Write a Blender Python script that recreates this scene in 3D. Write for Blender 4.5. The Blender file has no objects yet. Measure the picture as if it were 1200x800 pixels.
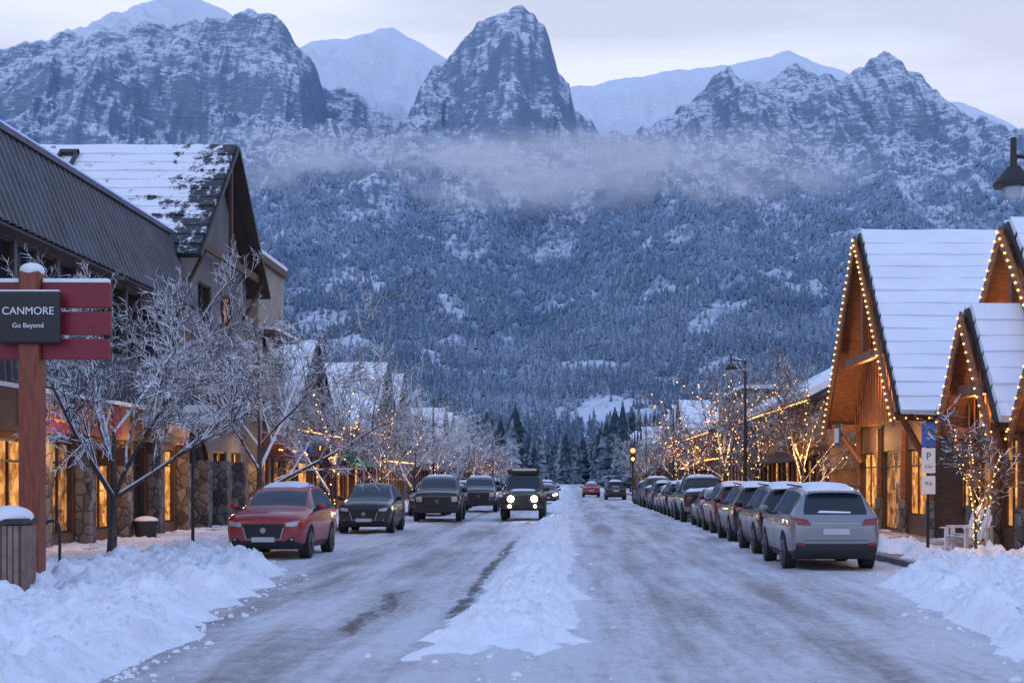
import bpy, math, random
import numpy as np
from mathutils import Vector, Matrix
from mathutils.bvhtree import BVHTree
random.seed(7); np.random.seed(7)
R=math.radians
scene=bpy.context.scene
COL=scene.collection

# ------------------------------------------------------------------ materials
def NN(nt,t,**k):
    n=nt.nodes.new(t)
    for a,b in k.items(): setattr(n,a,b)
    return n
def mixc(nt,fac,a,b):
    m=NN(nt,'ShaderNodeMix',data_type='RGBA'); 
    for s,v in ((m.inputs[0],fac),(m.inputs[6],a),(m.inputs[7],b)):
        if isinstance(v,bpy.types.NodeSocket): nt.links.new(v,s)
        elif isinstance(v,(int,float)): s.default_value=v
        else: s.default_value=(*v,1)
    return m.outputs[2]
def math_(nt,op,a,b=0.0,clamp=False):
    m=NN(nt,'ShaderNodeMath',operation=op,use_clamp=clamp)
    for s,v in ((m.inputs[0],a),(m.inputs[1],b)):
        if isinstance(v,bpy.types.NodeSocket): nt.links.new(v,s)
        else: s.default_value=v
    return m.outputs[0]
def rng(nt,v,a,b,c=0.0,d=1.0):
    m=NN(nt,'ShaderNodeMapRange'); nt.links.new(v,m.inputs[0])
    m.inputs[1].default_value=a; m.inputs[2].default_value=b; m.inputs[3].default_value=c; m.inputs[4].default_value=d
    return m.outputs[0]
def noise(nt,scale,detail=4,stretch=None,rough=.55,src='Object'):
    tc=NN(nt,'ShaderNodeTexCoord'); o=tc.outputs[src]
    if stretch:
        mp=NN(nt,'ShaderNodeMapping'); mp.inputs['Scale'].default_value=stretch; nt.links.new(o,mp.inputs[0]); o=mp.outputs[0]
    n=NN(nt,'ShaderNodeTexNoise'); n.inputs['Scale'].default_value=scale; n.inputs['Detail'].default_value=detail
    n.inputs['Roughness'].default_value=rough; nt.links.new(o,n.inputs['Vector'])
    return n.outputs['Fac']
def newmat(name):
    m=bpy.data.materials.new(name); m.use_nodes=True; nt=m.node_tree
    return m,nt,nt.nodes['Principled BSDF']
def bump(nt,p,h,strength=.3,dist=.02):
    b=NN(nt,'ShaderNodeBump'); b.inputs['Strength'].default_value=strength; b.inputs['Distance'].default_value=dist
    nt.links.new(h,b.inputs['Height']); nt.links.new(b.outputs[0],p.inputs['Normal'])
SN=(.80,.85,.92)
def M(name,col,rough=.7,metal=0,var=.25,scale=3,bmp=.25,bscale=25,stretch=None,snow=None,coat=0,bd=.02):
    m,nt,p=newmat(name)
    n=noise(nt,scale,5,stretch)
    c=mixc(nt,rng(nt,n,.3,.7),tuple(x*(1-var) for x in col),tuple(min(1,x*(1+var)) for x in col))
    if snow is not None:
        g=NN(nt,'ShaderNodeNewGeometry'); s=NN(nt,'ShaderNodeSeparateXYZ'); nt.links.new(g.outputs['Normal'],s.inputs[0])
        nn=noise(nt,6,3); z=math_(nt,'ADD',s.outputs[2],math_(nt,'MULTIPLY',math_(nt,'SUBTRACT',nn,.5),1.2))
        c=mixc(nt,rng(nt,z,snow,snow+.2),c,SN)
    nt.links.new(c,p.inputs['Base Color'])
    p.inputs['Roughness'].default_value=rough; p.inputs['Metallic'].default_value=metal
    p.inputs['Coat Weight'].default_value=coat; p.inputs['Coat Roughness'].default_value=.06
    if bmp: bump(nt,p,noise(nt,bscale,4,stretch),bmp,bd)
    return m
def EM(name,col,s,sample=False):
    m,nt,p=newmat(name); p.inputs['Base Color'].default_value=(*[c*.5 for c in col],1)
    p.inputs['Emission Color'].default_value=(*col,1); p.inputs['Emission Strength'].default_value=s
    if not sample:
        try: m.cycles.emission_sampling='NONE'
        except Exception: pass
    return m
def GLOW(name,c0,c1,s,sc=1.6):
    m,nt,p=newmat(name)
    n=noise(nt,sc,4,None,.65); v=NN(nt,'ShaderNodeTexVoronoi',distance='CHEBYCHEV'); v.inputs['Scale'].default_value=sc*2.2
    tc=NN(nt,'ShaderNodeTexCoord'); nt.links.new(tc.outputs['Object'],v.inputs['Vector'])
    sv=NN(nt,'ShaderNodeSeparateColor'); nt.links.new(v.outputs['Color'],sv.inputs[0])
    f=math_(nt,'MULTIPLY',rng(nt,n,.35,.65,.1,1),rng(nt,sv.outputs[0],0,1,.15,1.2))
    c=mixc(nt,f,c0,c1)
    p.inputs['Base Color'].default_value=(.02,.02,.025,1); p.inputs['Roughness'].default_value=.07
    nt.links.new(c,p.inputs['Emission Color']); p.inputs['Emission Strength'].default_value=s
    return m

m_snow=M('snow',(.80,.85,.93),.75,var=.07,scale=1.5,bmp=.7,bscale=9,bd=.05)
m_snowroof=M('roof_snow',(.80,.85,.94),.75,var=.05,scale=.8,bmp=.4,bscale=4,bd=.05)
m_metal=M('corrugated_metal',(.085,.09,.11),.5,.3,var=.3,scale=1.2,bmp=0)
m_dark=M('dark_trim',(.03,.03,.035),.5,var=.2)
m_black=M('black_plastic',(.018,.018,.02),.55,var=.1,bmp=0)
m_wood=M('cedar_wood',(.20,.08,.035),.6,var=.45,scale=4,stretch=(1,1,6))
m_wooddark=M('dark_timber',(.09,.045,.028),.6,var=.35,scale=4,stretch=(1,1,6))
m_post=M('red_cedar_post',(.22,.055,.03),.55,var=.4,scale=6,stretch=(3,3,.4))
m_maroon=M('maroon_paint',(.20,.010,.028),.45,var=.12,bmp=.05)
m_plate=M('black_sign_paint',(.012,.014,.02),.4,var=.1,bmp=0)
m_white=M('white_paint',(.75,.76,.78),.5,var=.05,bmp=0)
m_gold=M('gold_lettering',(.55,.33,.08),.4,var=.1,bmp=0)
m_blue=M('blue_sign_paint',(.02,.12,.45),.4,var=.05,bmp=0)
m_green=M('green_sign_paint',(.02,.22,.10),.4,var=.05,bmp=0)
m_greystucco=M('grey_stucco',(.15,.155,.175),.9,var=.16,scale=1.2,bscale=60)
m_beige=M('beige_stucco',(.32,.28,.24),.9,var=.14,scale=1.2,bscale=60)
m_brownst=M('brown_siding',(.14,.08,.055),.8,var=.25,scale=3,stretch=(.4,.4,9),bscale=6)
m_orangest=M('ochre_siding',(.36,.20,.09),.8,var=.2,scale=3,stretch=(.4,.4,9),bscale=6)
m_redst=M('red_siding',(.20,.05,.035),.8,var=.2,scale=3)
m_bark=M('bark_with_snow',(.075,.06,.055),.85,var=.35,scale=8,snow=.30,bscale=30)
m_twig=M('frosted_twigs',(.06,.047,.05),.85,var=.35,scale=8,snow=-.14,bmp=0)
m_twig2=M('lightly_frosted_twigs',(.10,.07,.06),.85,var=.35,scale=8,snow=.28,bmp=0)
m_winframe=M('window_frame',(.05,.035,.03),.5,var=.15,bmp=0)
m_darkglass,_nt,_p=newmat('dark_glass'); _p.inputs['Base Color'].default_value=(.02,.028,.04,1); _p.inputs['Roughness'].default_value=.06
m_glow=GLOW('lit_shop_interior',(.10,.03,.008),(1,.43,.11),1.7)
m_glow2=GLOW('dim_shop_interior',(.03,.014,.008),(.85,.36,.11),.9)
m_bulb=EM('warm_bulb',(1,.42,.09),5)
m_bulbr=EM('roofline_bulb',(1,.45,.10),6)
m_bulbb=EM('blue_bulb',(.1,.2,1),1.6)
m_head=EM('headlight_lit',(1,.85,.55),40)
m_redlamp=EM('red_signal_lens',(1,.12,.03),9)
m_amber=EM('amber_lens',(1,.35,.05),6)
def stone():
    m,nt,p=newmat('field_stone')
    tc=NN(nt,'ShaderNodeTexCoord'); v=NN(nt,'ShaderNodeTexVoronoi'); v.inputs['Scale'].default_value=3.2
    nt.links.new(tc.outputs['Object'],v.inputs['Vector'])
    v2=NN(nt,'ShaderNodeTexVoronoi',feature='DISTANCE_TO_EDGE'); v2.inputs['Scale'].default_value=3.2; nt.links.new(tc.outputs['Object'],v2.inputs['Vector'])
    s=NN(nt,'ShaderNodeSeparateColor'); nt.links.new(v.outputs['Color'],s.inputs[0])
    c=mixc(nt,s.outputs[0],(.06,.055,.06),(.24,.22,.21)); c=mixc(nt,rng(nt,v2.outputs[0],0,.05),(.03,.03,.03),c)
    nt.links.new(c,p.inputs['Base Color']); p.inputs['Roughness'].default_value=.85
    bump(nt,p,rng(nt,v2.outputs[0],0,.12),.8,.04); return m
m_stone=stone()
def brickpave():
    m,nt,p=newmat('brick_paving')
    tc=NN(nt,'ShaderNodeTexCoord'); b=NN(nt,'ShaderNodeTexBrick'); b.inputs['Scale'].default_value=4
    b.inputs['Color1'].default_value=(.16,.085,.07,1); b.inputs['Color2'].default_value=(.22,.13,.10,1); b.inputs['Mortar'].default_value=(.3,.3,.32,1)
    nt.links.new(tc.outputs['Object'],b.inputs['Vector'])
    c=mixc(nt,rng(nt,noise(nt,.9,6),.45,.65),b.outputs['Color'],(.62,.64,.70))
    nt.links.new(c,p.inputs['Base Color']); p.inputs['Roughness'].default_value=.7; bump(nt,p,noise(nt,14),.3,.02); return m
m_brick=brickpave()
def patchyroof():
    m,nt,p=newmat('patchy_roof_snow')
    g=NN(nt,'ShaderNodeNewGeometry'); s=NN(nt,'ShaderNodeSeparateXYZ'); nt.links.new(g.outputs['Position'],s.inputs[0])
    n=noise(nt,1.6,9,(1,1,.5),.75)
    f=math_(nt,'ADD',n,rng(nt,s.outputs[0],-15.8,-12.6,0,.19))
    c=mixc(nt,rng(nt,f,.60,.66),(.80,.85,.94),(.04,.043,.055))
    nt.links.new(c,p.inputs['Base Color']); p.inputs['Roughness'].default_value=.8; bump(nt,p,noise(nt,6),.3,.03); return m
m_patchy=patchyroof()
def roadmat():
    m,nt,p=newmat('packed_snow_road')
    a=NN(nt,'ShaderNodeAttribute'); a.attribute_name='dirt'; w=NN(nt,'ShaderNodeAttribute'); w.attribute_name='wet'
    n1=noise(nt,1.0,9,(2.6,.14,1),.65); n2=noise(nt,7,7,(1,.5,1),.75); n3=noise(nt,.55,6,(1,.5,1),.6); n4=noise(nt,.9,5,(.35,2.2,1),.6)
    f=math_(nt,'ADD',a.outputs['Fac'],math_(nt,'ADD',math_(nt,'MULTIPLY',math_(nt,'SUBTRACT',n1,.5),2.2),math_(nt,'MULTIPLY',math_(nt,'SUBTRACT',n2,.5),1.8)))
    f=math_(nt,'ADD',f,math_(nt,'MULTIPLY',math_(nt,'SUBTRACT',n3,.5),1.2))
    f=math_(nt,'ADD',f,math_(nt,'MULTIPLY',math_(nt,'SUBTRACT',n4,.5),.7))
    c=mixc(nt,rng(nt,f,.0,1.1),(.72,.75,.82),(.31,.285,.30))
    ww=math_(nt,'ADD',w.outputs['Fac'],math_(nt,'MULTIPLY',math_(nt,'SUBTRACT',noise(nt,4,7,(1.8,.4,1),.75),.5),1.7))
    c=mixc(nt,rng(nt,ww,.45,.80),c,(.055,.052,.058))
    nt.links.new(c,p.inputs['Base Color'])
    nt.links.new(rng(nt,ww,.4,.7,.62,.38),p.inputs['Roughness'])
    bump(nt,p,math_(nt,'ADD',noise(nt,6,8,(1,.6,1),.75),math_(nt,'MULTIPLY',n1,.8)),1.0,.07); return m
m_road=roadmat()
m_ground=M('snow_ground',(.6,.64,.70),.85,var=.15,scale=.05,bmp=.3,bscale=1)

# ------------------------------------------------------------------ mesh helper
class MB:
    def __init__(s): s.v=[];s.f=[];s.m=[]
    def add(s,vs,fs,mi=0):
        o=len(s.v); s.v+= [tuple(v) for v in vs]; s.f+=[tuple(i+o for i in f) for f in fs]; s.m+=[mi]*len(fs)
    def box(s,x0,x1,y0,y1,z0,z1,mi=0):
        x0,x1=min(x0,x1),max(x0,x1)
        s.add([(x0,y0,z0),(x1,y0,z0),(x1,y1,z0),(x0,y1,z0),(x0,y0,z1),(x1,y0,z1),(x1,y1,z1),(x0,y1,z1)],
              [(0,3,2,1),(4,5,6,7),(0,1,5,4),(1,2,6,5),(2,3,7,6),(3,0,4,7)],mi)
    def tube(s,p0,p1,r0,r1,n=6,mi=0,cap=True):
        p0=Vector(p0);p1=Vector(p1); d=(p1-p0)
        if d.length<1e-6: return
        d.normalize(); a=d.orthogonal().normalized(); b=d.cross(a)
        vs=[]
        for p,r in((p0,r0),(p1,r1)):
            for i in range(n):
                t=2*math.pi*i/n; vs.append(p+a*math.cos(t)*r+b*math.sin(t)*r)
        fs=[(i,(i+1)%n,n+(i+1)%n,n+i) for i in range(n)]
        if cap: fs+=[tuple(range(n-1,-1,-1)),tuple(range(n,2*n))]
        s.add(vs,fs,mi)
    def slab(s,pts,t,mi=0):
        P=[Vector(p) for p in pts]; n=(P[1]-P[0]).cross(P[2]-P[0]).normalized()*t
        k=len(P); vs=P+[p+n for p in P]
        fs=[tuple(range(k-1,-1,-1)),tuple(range(k,2*k))]+[(i,(i+1)%k,k+(i+1)%k,k+i) for i in range(k)]
        s.add(vs,fs,mi)
    def octa(s,p,r,mi=0):
        x,y,z=p
        s.add([(x+r,y,z),(x-r,y,z),(x,y+r,z),(x,y-r,z),(x,y,z+r),(x,y,z-r)],
              [(0,2,4),(2,1,4),(1,3,4),(3,0,4),(2,0,5),(1,2,5),(3,1,5),(0,3,5)],mi)
    def ell(s,c,r,mi=0,n=12,k=8):
        vs=[];fs=[]
        for j in range(k+1):
            th=math.pi*j/k
            for i in range(n):
                ph=2*math.pi*i/n; vs.append((c[0]+r[0]*math.sin(th)*math.cos(ph),c[1]+r[1]*math.sin(th)*math.sin(ph),c[2]+r[2]*math.cos(th)))
        for j in range(k):
            for i in range(n): fs.append((j*n+i,(j+1)*n+i,(j+1)*n+(i+1)%n,j*n+(i+1)%n))
        s.add(vs,fs,mi)
    def mesh(s,name,mats,smooth=False):
        me=bpy.data.meshes.new(name); me.from_pydata(s.v,[],s.f)
        for m in mats: me.materials.append(m)
        me.polygons.foreach_set('material_index',s.m)
        if smooth: me.polygons.foreach_set('use_smooth',[True]*len(s.f))
        me.update(); return me
    def obj(s,name,mats,parent=None,smooth=False,bevel=0):
        if not s.v: return None
        if not isinstance(mats,(list,tuple)): mats=[mats]
        o=bpy.data.objects.new(name,s.mesh(name,mats,smooth)); COL.objects.link(o)
        if parent: o.parent=parent
        if bevel:
            b=o.modifiers.new('bevel','BEVEL'); b.width=bevel; b.segments=2; b.limit_method='ANGLE'
        return o
def empty(name,loc=(0,0,0)):
    e=bpy.data.objects.new(name,None); e.location=loc; COL.objects.link(e); return e
def text(s,loc,size,rot,mat,parent,name='lettering',ext=.008,align='CENTER'):
    c=bpy.data.curves.new(name,'FONT'); c.body=s; c.size=size; c.align_x=align; c.align_y='CENTER'; c.extrude=ext
    c.materials.append(mat); o=bpy.data.objects.new(name,c); o.location=loc; o.rotation_euler=[R(a) for a in rot]
    COL.objects.link(o); o.parent=parent; return o

# ------------------------------------------------------------------ noise in numpy
_g=np.random.RandomState(3); PERM=_g.permutation(4096); ANG=_g.rand(4096)*2*np.pi
def perlin(x,y,seed=0):
    xi=np.floor(x).astype(np.int64); yi=np.floor(y).astype(np.int64); xf=x-xi; yf=y-yi
    u=xf*xf*xf*(xf*(xf*6-15)+10); v=yf*yf*yf*(yf*(yf*6-15)+10)
    def gr(ix,iy,dx,dy):
        a=ANG[PERM[(PERM[(ix+seed*17)&4095]+iy)&4095]]; return np.cos(a)*dx+np.sin(a)*dy
    a=gr(xi,yi,xf,yf);b=gr(xi+1,yi,xf-1,yf);c=gr(xi,yi+1,xf,yf-1);d=gr(xi+1,yi+1,xf-1,yf-1)
    return ((a+(b-a)*u)+((c+(d-c)*u)-(a+(b-a)*u))*v)*1.5
def fbm(x,y,o=4,seed=0,g=.5):
    r=0;a=1
    for i in range(o): r=r+a*perlin(x*2**i,y*2**i,seed+i); a*=g
    return r
def ridged(x,y,o=5,seed=0):
    r=0;a=1
    for i in range(o): r=r+a*(1-2*np.abs(perlin(x*2**i,y*2**i,seed+i))); a*=.5
    return r/2
def sm(t): t=np.clip(t,0,1); return t*t*(3-2*t)
def gridmesh(name,X,Y,Z,mat,attrs={},smooth=True):
    ny,nx=X.shape; me=bpy.data.meshes.new(name)
    co=np.stack([X,Y,Z],-1).reshape(-1,3).astype(np.float32)
    i=np.arange(ny*nx).reshape(ny,nx); q=np.stack([i[:-1,:-1],i[:-1,1:],i[1:,1:],i[1:,:-1]],-1).reshape(-1,4)
    me.vertices.add(len(co)); me.vertices.foreach_set('co',co.ravel())
    me.loops.add(q.size); me.loops.foreach_set('vertex_index',q.ravel().astype(np.int32))
    me.polygons.add(len(q)); me.polygons.foreach_set('loop_start',np.arange(0,q.size,4,dtype=np.int32))
    try: me.polygons.foreach_set('loop_total',np.full(len(q),4,dtype=np.int32))
    except Exception: pass
    me.update(calc_edges=True)
    me.polygons.foreach_set('use_smooth',np.full(len(q),smooth))
    for k,a in attrs.items():
        at=me.attributes.new(k,'FLOAT','POINT'); at.data.foreach_set('value',a.ravel().astype(np.float32))
    me.materials.append(mat); me.validate()
    o=bpy.data.objects.new(name,me); COL.objects.link(o); return o

# ------------------------------------------------------------------ mountains
A=np.array([(-250,150),(-150,110),(-60,80),(0,62),(60,48),(105,42),(150,38),(180,27),(215,30),(250,22),(300,15),(335,28),(350,52),(372,85),(386,125),(393,148),(440,168),(468,168),(487,128),(498,98),(512,80),(525,72),(540,46),(560,30),(578,24),(592,14),(608,8),(625,12),(638,26),(645,50),(654,84),(667,98),(673,135),(700,155),(740,165),(770,152),(800,128),(830,100),(850,86),(872,98),(905,92),(928,78),(955,95),(985,96),(1003,82),(1020,70),(1040,68),(1065,80),(1090,108),(1104,150),(1120,190),(1150,205),(1200,215),(1350,230)],float)
B=np.array([(-250,120),(-150,95),(0,75),(90,38),(140,18),(180,0),(222,-8),(262,10),(290,30),(350,55),(380,46),(430,38),(460,32),(490,46),(522,68),(560,90),(640,110),(672,100),(720,95),(760,85),(800,80),(850,76),(900,66),(925,58),(950,70),(1000,85),(1050,100),(1095,122),(1130,120),(1165,135),(1200,150),(1300,140),(1400,160)],float)
FX=(A[:,0]-665)*2.94; FZ=(561-A[:,1])*2.94; BX=(B[:,0]-665)*3.82; BZ=(561-B[:,1])*3.82
def base_f(y): return 950*np.clip((y-1200)/3100,0,1)**1.3
def terrain(x,y):
    s0=np.clip((y-4150)/850,0,1)
    yw=y+(fbm(x/420,y/1500,3,5)*330)*(1-s0)*sm((y-3600)/500)
    s=np.clip((yw-4150)/850,0,1)
    pr=np.interp(s,[0,.2,.4,.52,.62,.8,.9,1],[0,.12,.28,.50,.62,.78,.95,1.0])
    cf=np.interp(x,FX,FZ)+fbm(x/70,x*0+3,4,21)*22
    b=base_f(y)
    spur=120*np.exp(-((x+330-(y-3600)*.12)/300)**2)+95*np.exp(-((x-260+(y-3600)*.10)/280)**2)+110*np.exp(-((x-950)/350)**2)+90*np.exp(-((x+1150)/350)**2)-60*np.exp(-((x+40)/90)**2)
    b=b+spur*sm((y-1500)/1800)*(1-sm((y-3500)/900))
    front=b+(cf-b)*pr*1.0
    amp=(30+75*sm((y-2000)/1500))*sm((y-1200)/500)*(1-s)+120*sm(s/.3)*(1-.8*s)
    front=front+(ridged(x/260+y/2600,y/800,6,40)-.35)*amp+fbm(x/60,y/90,4,60)*20*sm((y-1500)/1500)*(1-.6*s)
    front=np.where(y>5000,cf-(y-5000)*.9,front)
    cb=np.interp(x,BX,BZ)+fbm(x/150,x*0+9,3,80)*14
    back=cb-np.abs(6500-y)*.5+(ridged(x/420,y/500,5,90)-.4)*150*np.clip((6500-y)/600,0,1)
    return np.maximum(front,np.where(y>4700,back,-1e4))
def fdens(x,y,z):
    f=sm((870+330*fbm(x/260,y/260,3,110)-z)/230)
    gul=sm((fbm(x/80,y/900,3,120)-.10)/.12)*sm((z-400)/250)
    f=f*(1-gul)
    f=f*(1-sm((fbm(x/140,y/120,3,130)-.30)/.15)*.75)
    f=f*(1-.97*np.exp(-(((x+26)/45)**2+((y-3000)/140)**2)**2))*(1-.9*np.exp(-(((x-35)/75)**2+((y-1640)/110)**2)**2))*(1-.85*np.exp(-(((x-700)/180)**2+((y-2000)/60)**2)**2))
    return np.clip(f,0,1)
def mountmat():
    m,nt,p=newmat('hazed_snowy_rock_mountain')
    g=NN(nt,'ShaderNodeNewGeometry'); s=NN(nt,'ShaderNodeSeparateXYZ'); nt.links.new(g.outputs['Normal'],s.inputs[0])
    pz=NN(nt,'ShaderNodeSeparateXYZ'); nt.links.new(g.outputs['Position'],pz.inputs[0])
    n1=noise(nt,.012,12,(1,.6,2.2),.72); n2=noise(nt,.05,8,(.45,.45,2.4),.75); n3=noise(nt,.10,6,(2.2,1,.4),.7)
    h=math_(nt,'ADD',s.outputs[2],math_(nt,'ADD',math_(nt,'MULTIPLY',math_(nt,'SUBTRACT',n1,.5),.9),math_(nt,'MULTIPLY',math_(nt,'SUBTRACT',n2,.5),1.4)))
    h=math_(nt,'ADD',h,math_(nt,'MULTIPLY',math_(nt,'SUBTRACT',n3,.5),1.1))
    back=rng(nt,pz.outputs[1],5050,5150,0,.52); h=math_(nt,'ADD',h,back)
    rock=mixc(nt,rng(nt,n2,.3,.7),(.155,.235,.37),(.28,.385,.55))  # bluish aerial haze is mixed into these rock tones
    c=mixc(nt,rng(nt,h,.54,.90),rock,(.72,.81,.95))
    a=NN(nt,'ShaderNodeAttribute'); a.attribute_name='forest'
    fcol=mixc(nt,rng(nt,pz.outputs[1],1300,4300),(.19,.30,.45),(.32,.45,.66))  # paler and bluer with depth: distance haze painted into the forest colour
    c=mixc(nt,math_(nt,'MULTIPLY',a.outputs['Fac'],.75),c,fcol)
    nt.links.new(c,p.inputs['Base Color']); p.inputs['Roughness'].default_value=.95; p.inputs['Specular IOR Level'].default_value=.1
    bump(nt,p,math_(nt,'ADD',n1,math_(nt,'MULTIPLY',n2,.5)),.7,24); return m
U=np.linspace(-.47,.42,1000); YY=np.concatenate([np.linspace(1180,5080,600),np.linspace(5095,6900,110)])
X=U[None,:]*YY[:,None]; Y=np.repeat(YY[:,None],len(U),1); Z=terrain(X,Y)
Z=np.where(Y<1230,-1.0,Z)
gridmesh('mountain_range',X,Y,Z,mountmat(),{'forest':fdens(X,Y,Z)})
gm=MB(); gm.add([(-6000,-300,-.06),(6000,-300,-.06),(6000,9000,-.06),(-6000,9000,-.06)],[(0,1,2,3)]); gm.obj('ground',m_ground)

# ------------------------------------------------------------------ conifers
def pinemat():
    m,nt,p=newmat('hazed_snowy_conifer')
    g=NN(nt,'ShaderNodeNewGeometry'); py=NN(nt,'ShaderNodeSeparateXYZ'); nt.links.new(g.outputs['Position'],py.inputs[0])
    oi=NN(nt,'ShaderNodeObjectInfo')
    haze=rng(nt,py.outputs[1],450,3400)  # painted aerial haze: needles and frost turn paler and bluer farther away
    c=mixc(nt,haze,(.035,.06,.08),(.20,.32,.50))
    fr=mixc(nt,haze,(.45,.54,.66),(.56,.70,.90))
    tc=NN(nt,'ShaderNodeTexCoord'); v=NN(nt,'ShaderNodeTexNoise'); v.inputs['Scale'].default_value=9; nt.links.new(tc.outputs['Object'],v.inputs['Vector'])
    sp=NN(nt,'ShaderNodeSeparateXYZ'); nt.links.new(g.outputs['Normal'],sp.inputs[0])
    # broad patches of heavier frost across the slope
    tw=NN(nt,'ShaderNodeTexNoise'); tw.inputs['Scale'].default_value=.006; tw.inputs['Detail'].default_value=5; nt.links.new(g.outputs['Position'],tw.inputs['Vector'])
    f=math_(nt,'ADD',v.outputs['Fac'],math_(nt,'ADD',math_(nt,'MULTIPLY',sp.outputs[2],.25),math_(nt,'MULTIPLY',oi.outputs['Random'],.22)))
    f=math_(nt,'ADD',f,math_(nt,'MULTIPLY',math_(nt,'SUBTRACT',tw.outputs['Fac'],.5),.7))
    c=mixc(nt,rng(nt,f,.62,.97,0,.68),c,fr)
    nt.links.new(c,p.inputs['Base Color']); p.inputs['Roughness'].default_value=.9; p.inputs['Specular IOR Level'].default_value=.1
    return m
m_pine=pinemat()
pc=bpy.data.collections.new('pine_tree_kinds')
for k in range(3):
    b=MB(); rr=random.Random(k); L=9
    for j in range(L):
        t=j/L; zt=min(1.0,.14+t*.86+.20*(1-t*.5)); zb=.10+t*.84; r=(.19-.012*k)*(1-t)**.85+.012
        n=9; vs=[(0,0,zt)]
        for i in range(n):
            a=2*math.pi*(i+rr.random()*.6)/n; q=r*(.65+rr.random()*.6)*(1 if i%2 else .72); vs.append((q*math.cos(a),q*math.sin(a),zb-.02*rr.random()-.02*(i%2)))
        b.add(vs,[(0,i+1,(i+1)%n+1) for i in range(n)])
    b.tube((0,0,0),(0,0,.25),.015,.012,5)
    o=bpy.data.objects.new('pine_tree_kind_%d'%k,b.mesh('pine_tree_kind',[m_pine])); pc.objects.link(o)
def forest(name,pts,sc):
    me=bpy.data.meshes.new(name); me.vertices.add(len(pts)); me.vertices.foreach_set('co',np.asarray(pts,np.float32).ravel())
    at=me.attributes.new('sc','FLOAT_VECTOR','POINT'); at.data.foreach_set('vector',np.asarray(sc,np.float32).ravel())
    o=bpy.data.objects.new(name,me); COL.objects.link(o)
    ng=bpy.data.node_groups.new(name,'GeometryNodeTree')
    ng.interface.new_socket('Geometry',in_out='INPUT',socket_type='NodeSocketGeometry'); ng.interface.new_socket('Geometry',in_out='OUTPUT',socket_type='NodeSocketGeometry')
    N=ng.nodes; gi=N.new('NodeGroupInput'); go=N.new('NodeGroupOutput'); ip=N.new('GeometryNodeInstanceOnPoints'); ci=N.new('GeometryNodeCollectionInfo')
    ci.inputs['Collection'].default_value=pc; ci.inputs['Separate Children'].default_value=True; ci.inputs['Reset Children'].default_value=True
    na=N.new('GeometryNodeInputNamedAttribute'); na.data_type='FLOAT_VECTOR'; na.inputs['Name'].default_value='sc'
    rv=N.new('FunctionNodeRandomValue'); rv.data_type='FLOAT_VECTOR'; rv.inputs[0].default_value=(0,0,0); rv.inputs[1].default_value=(.05,.05,6.28)
    mp=N.new('GeometryNodeMeshToPoints')
    l=ng.links.new; l(gi.outputs[0],mp.inputs[0]); l(mp.outputs[0],ip.inputs['Points']); l(ci.outputs[0],ip.inputs['Instance']); ip.inputs['Pick Instance'].default_value=True
    l(rv.outputs[0],ip.inputs['Rotation']); l(na.outputs['Attribute'],ip.inputs['Scale']); l(ip.outputs[0],go.inputs[0])
    md=o.modifiers.new('instances','NODES'); md.node_group=ng
    return o
N_=140000
y=np.sqrt(np.random.rand(N_)*(4750**2-1250**2)+1250**2); x=(np.random.rand(N_)*.82-.43)*y
z=terrain(x,y); d=fdens(x,y,z); k=np.random.rand(N_)<d
h=(10+8*np.random.rand(N_))*(1-.3*sm((z-600)/400)); wd=h*(1.0+.5*np.random.rand(N_))
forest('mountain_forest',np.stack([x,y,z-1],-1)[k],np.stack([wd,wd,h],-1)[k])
N_=13000
y=np.sqrt(np.random.rand(N_)*(1260**2-280**2)+280**2); x=(np.random.rand(N_)*.86-.45)*y
k=(np.abs(x)>np.where(y<480,9,0))&(fbm(x/60,y/60,3,150)>-.35)
h=(9+11*np.random.rand(N_)); wd=h*(1.0+.4*np.random.rand(N_))
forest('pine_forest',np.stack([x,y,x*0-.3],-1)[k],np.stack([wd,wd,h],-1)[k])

# ------------------------------------------------------------------ road and snow
yr=np.concatenate([np.arange(6,30,.09),np.geomspace(30,520,420)]); xr=np.linspace(-8.4,7.4,230)
X,Y=np.meshgrid(xr,yr)
def trk(x,c,w): return np.exp(-((x-c)/w)**2)
wob=fbm(X*0+1,Y/14,2,200)*.25
dirt=.34+.38*(trk(X+wob,-4.6,.4)+trk(X+wob,-2.9,.45)+trk(X+wob,1.3,.45)+trk(X+wob,3.0,.45))+.35*fbm(X/.8,Y/9,4,210)-.5*trk(X,-.6,1.0)-.45*sm((X-4.3)/1.2)-.45*sm((-5.2-X)/1.2)
wet=.85*trk(X+wob*.5,-2.75,.26)*sm((27-Y)/6)*sm((Y-15)/3)+.90*trk(X+wob*.3,-1.55,.18)*sm((50-Y)/10)*sm((Y-17)/3)+.45*trk(X,2.3,.14)*sm((32-Y)/8)+.62*trk(Y,12.2,1.0)*sm((X+.8)/1.5)*sm((3.-X)/1.5)+fbm(X/.25,Y/2.2,4,220)*.30-.08
Z=.034+.024*fbm(X/.5,Y/1.6,4,230)-.03*(trk(X+wob,-4.6,.3)+trk(X+wob,-2.9,.3)+trk(X+wob,1.3,.3)+trk(X+wob,3.0,.3))
gridmesh('road',X,Y,Z,m_road,{'dirt':dirt,'wet':wet})
yr=np.concatenate([np.arange(13,40,.06),np.geomspace(40,400,350)]); xr=np.linspace(-2.2,1.0,90)
X,Y=np.meshgrid(xr,yr)
cx=-.60+.14*fbm(Y/6,Y*0,2,240)-.10*sm((22-Y)/6); w=(.66-.10*sm((Y-30)/60))+.24*fbm(Y/1.2,X*0+4,4,250)+.15*sm((24-Y)/8)
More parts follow.
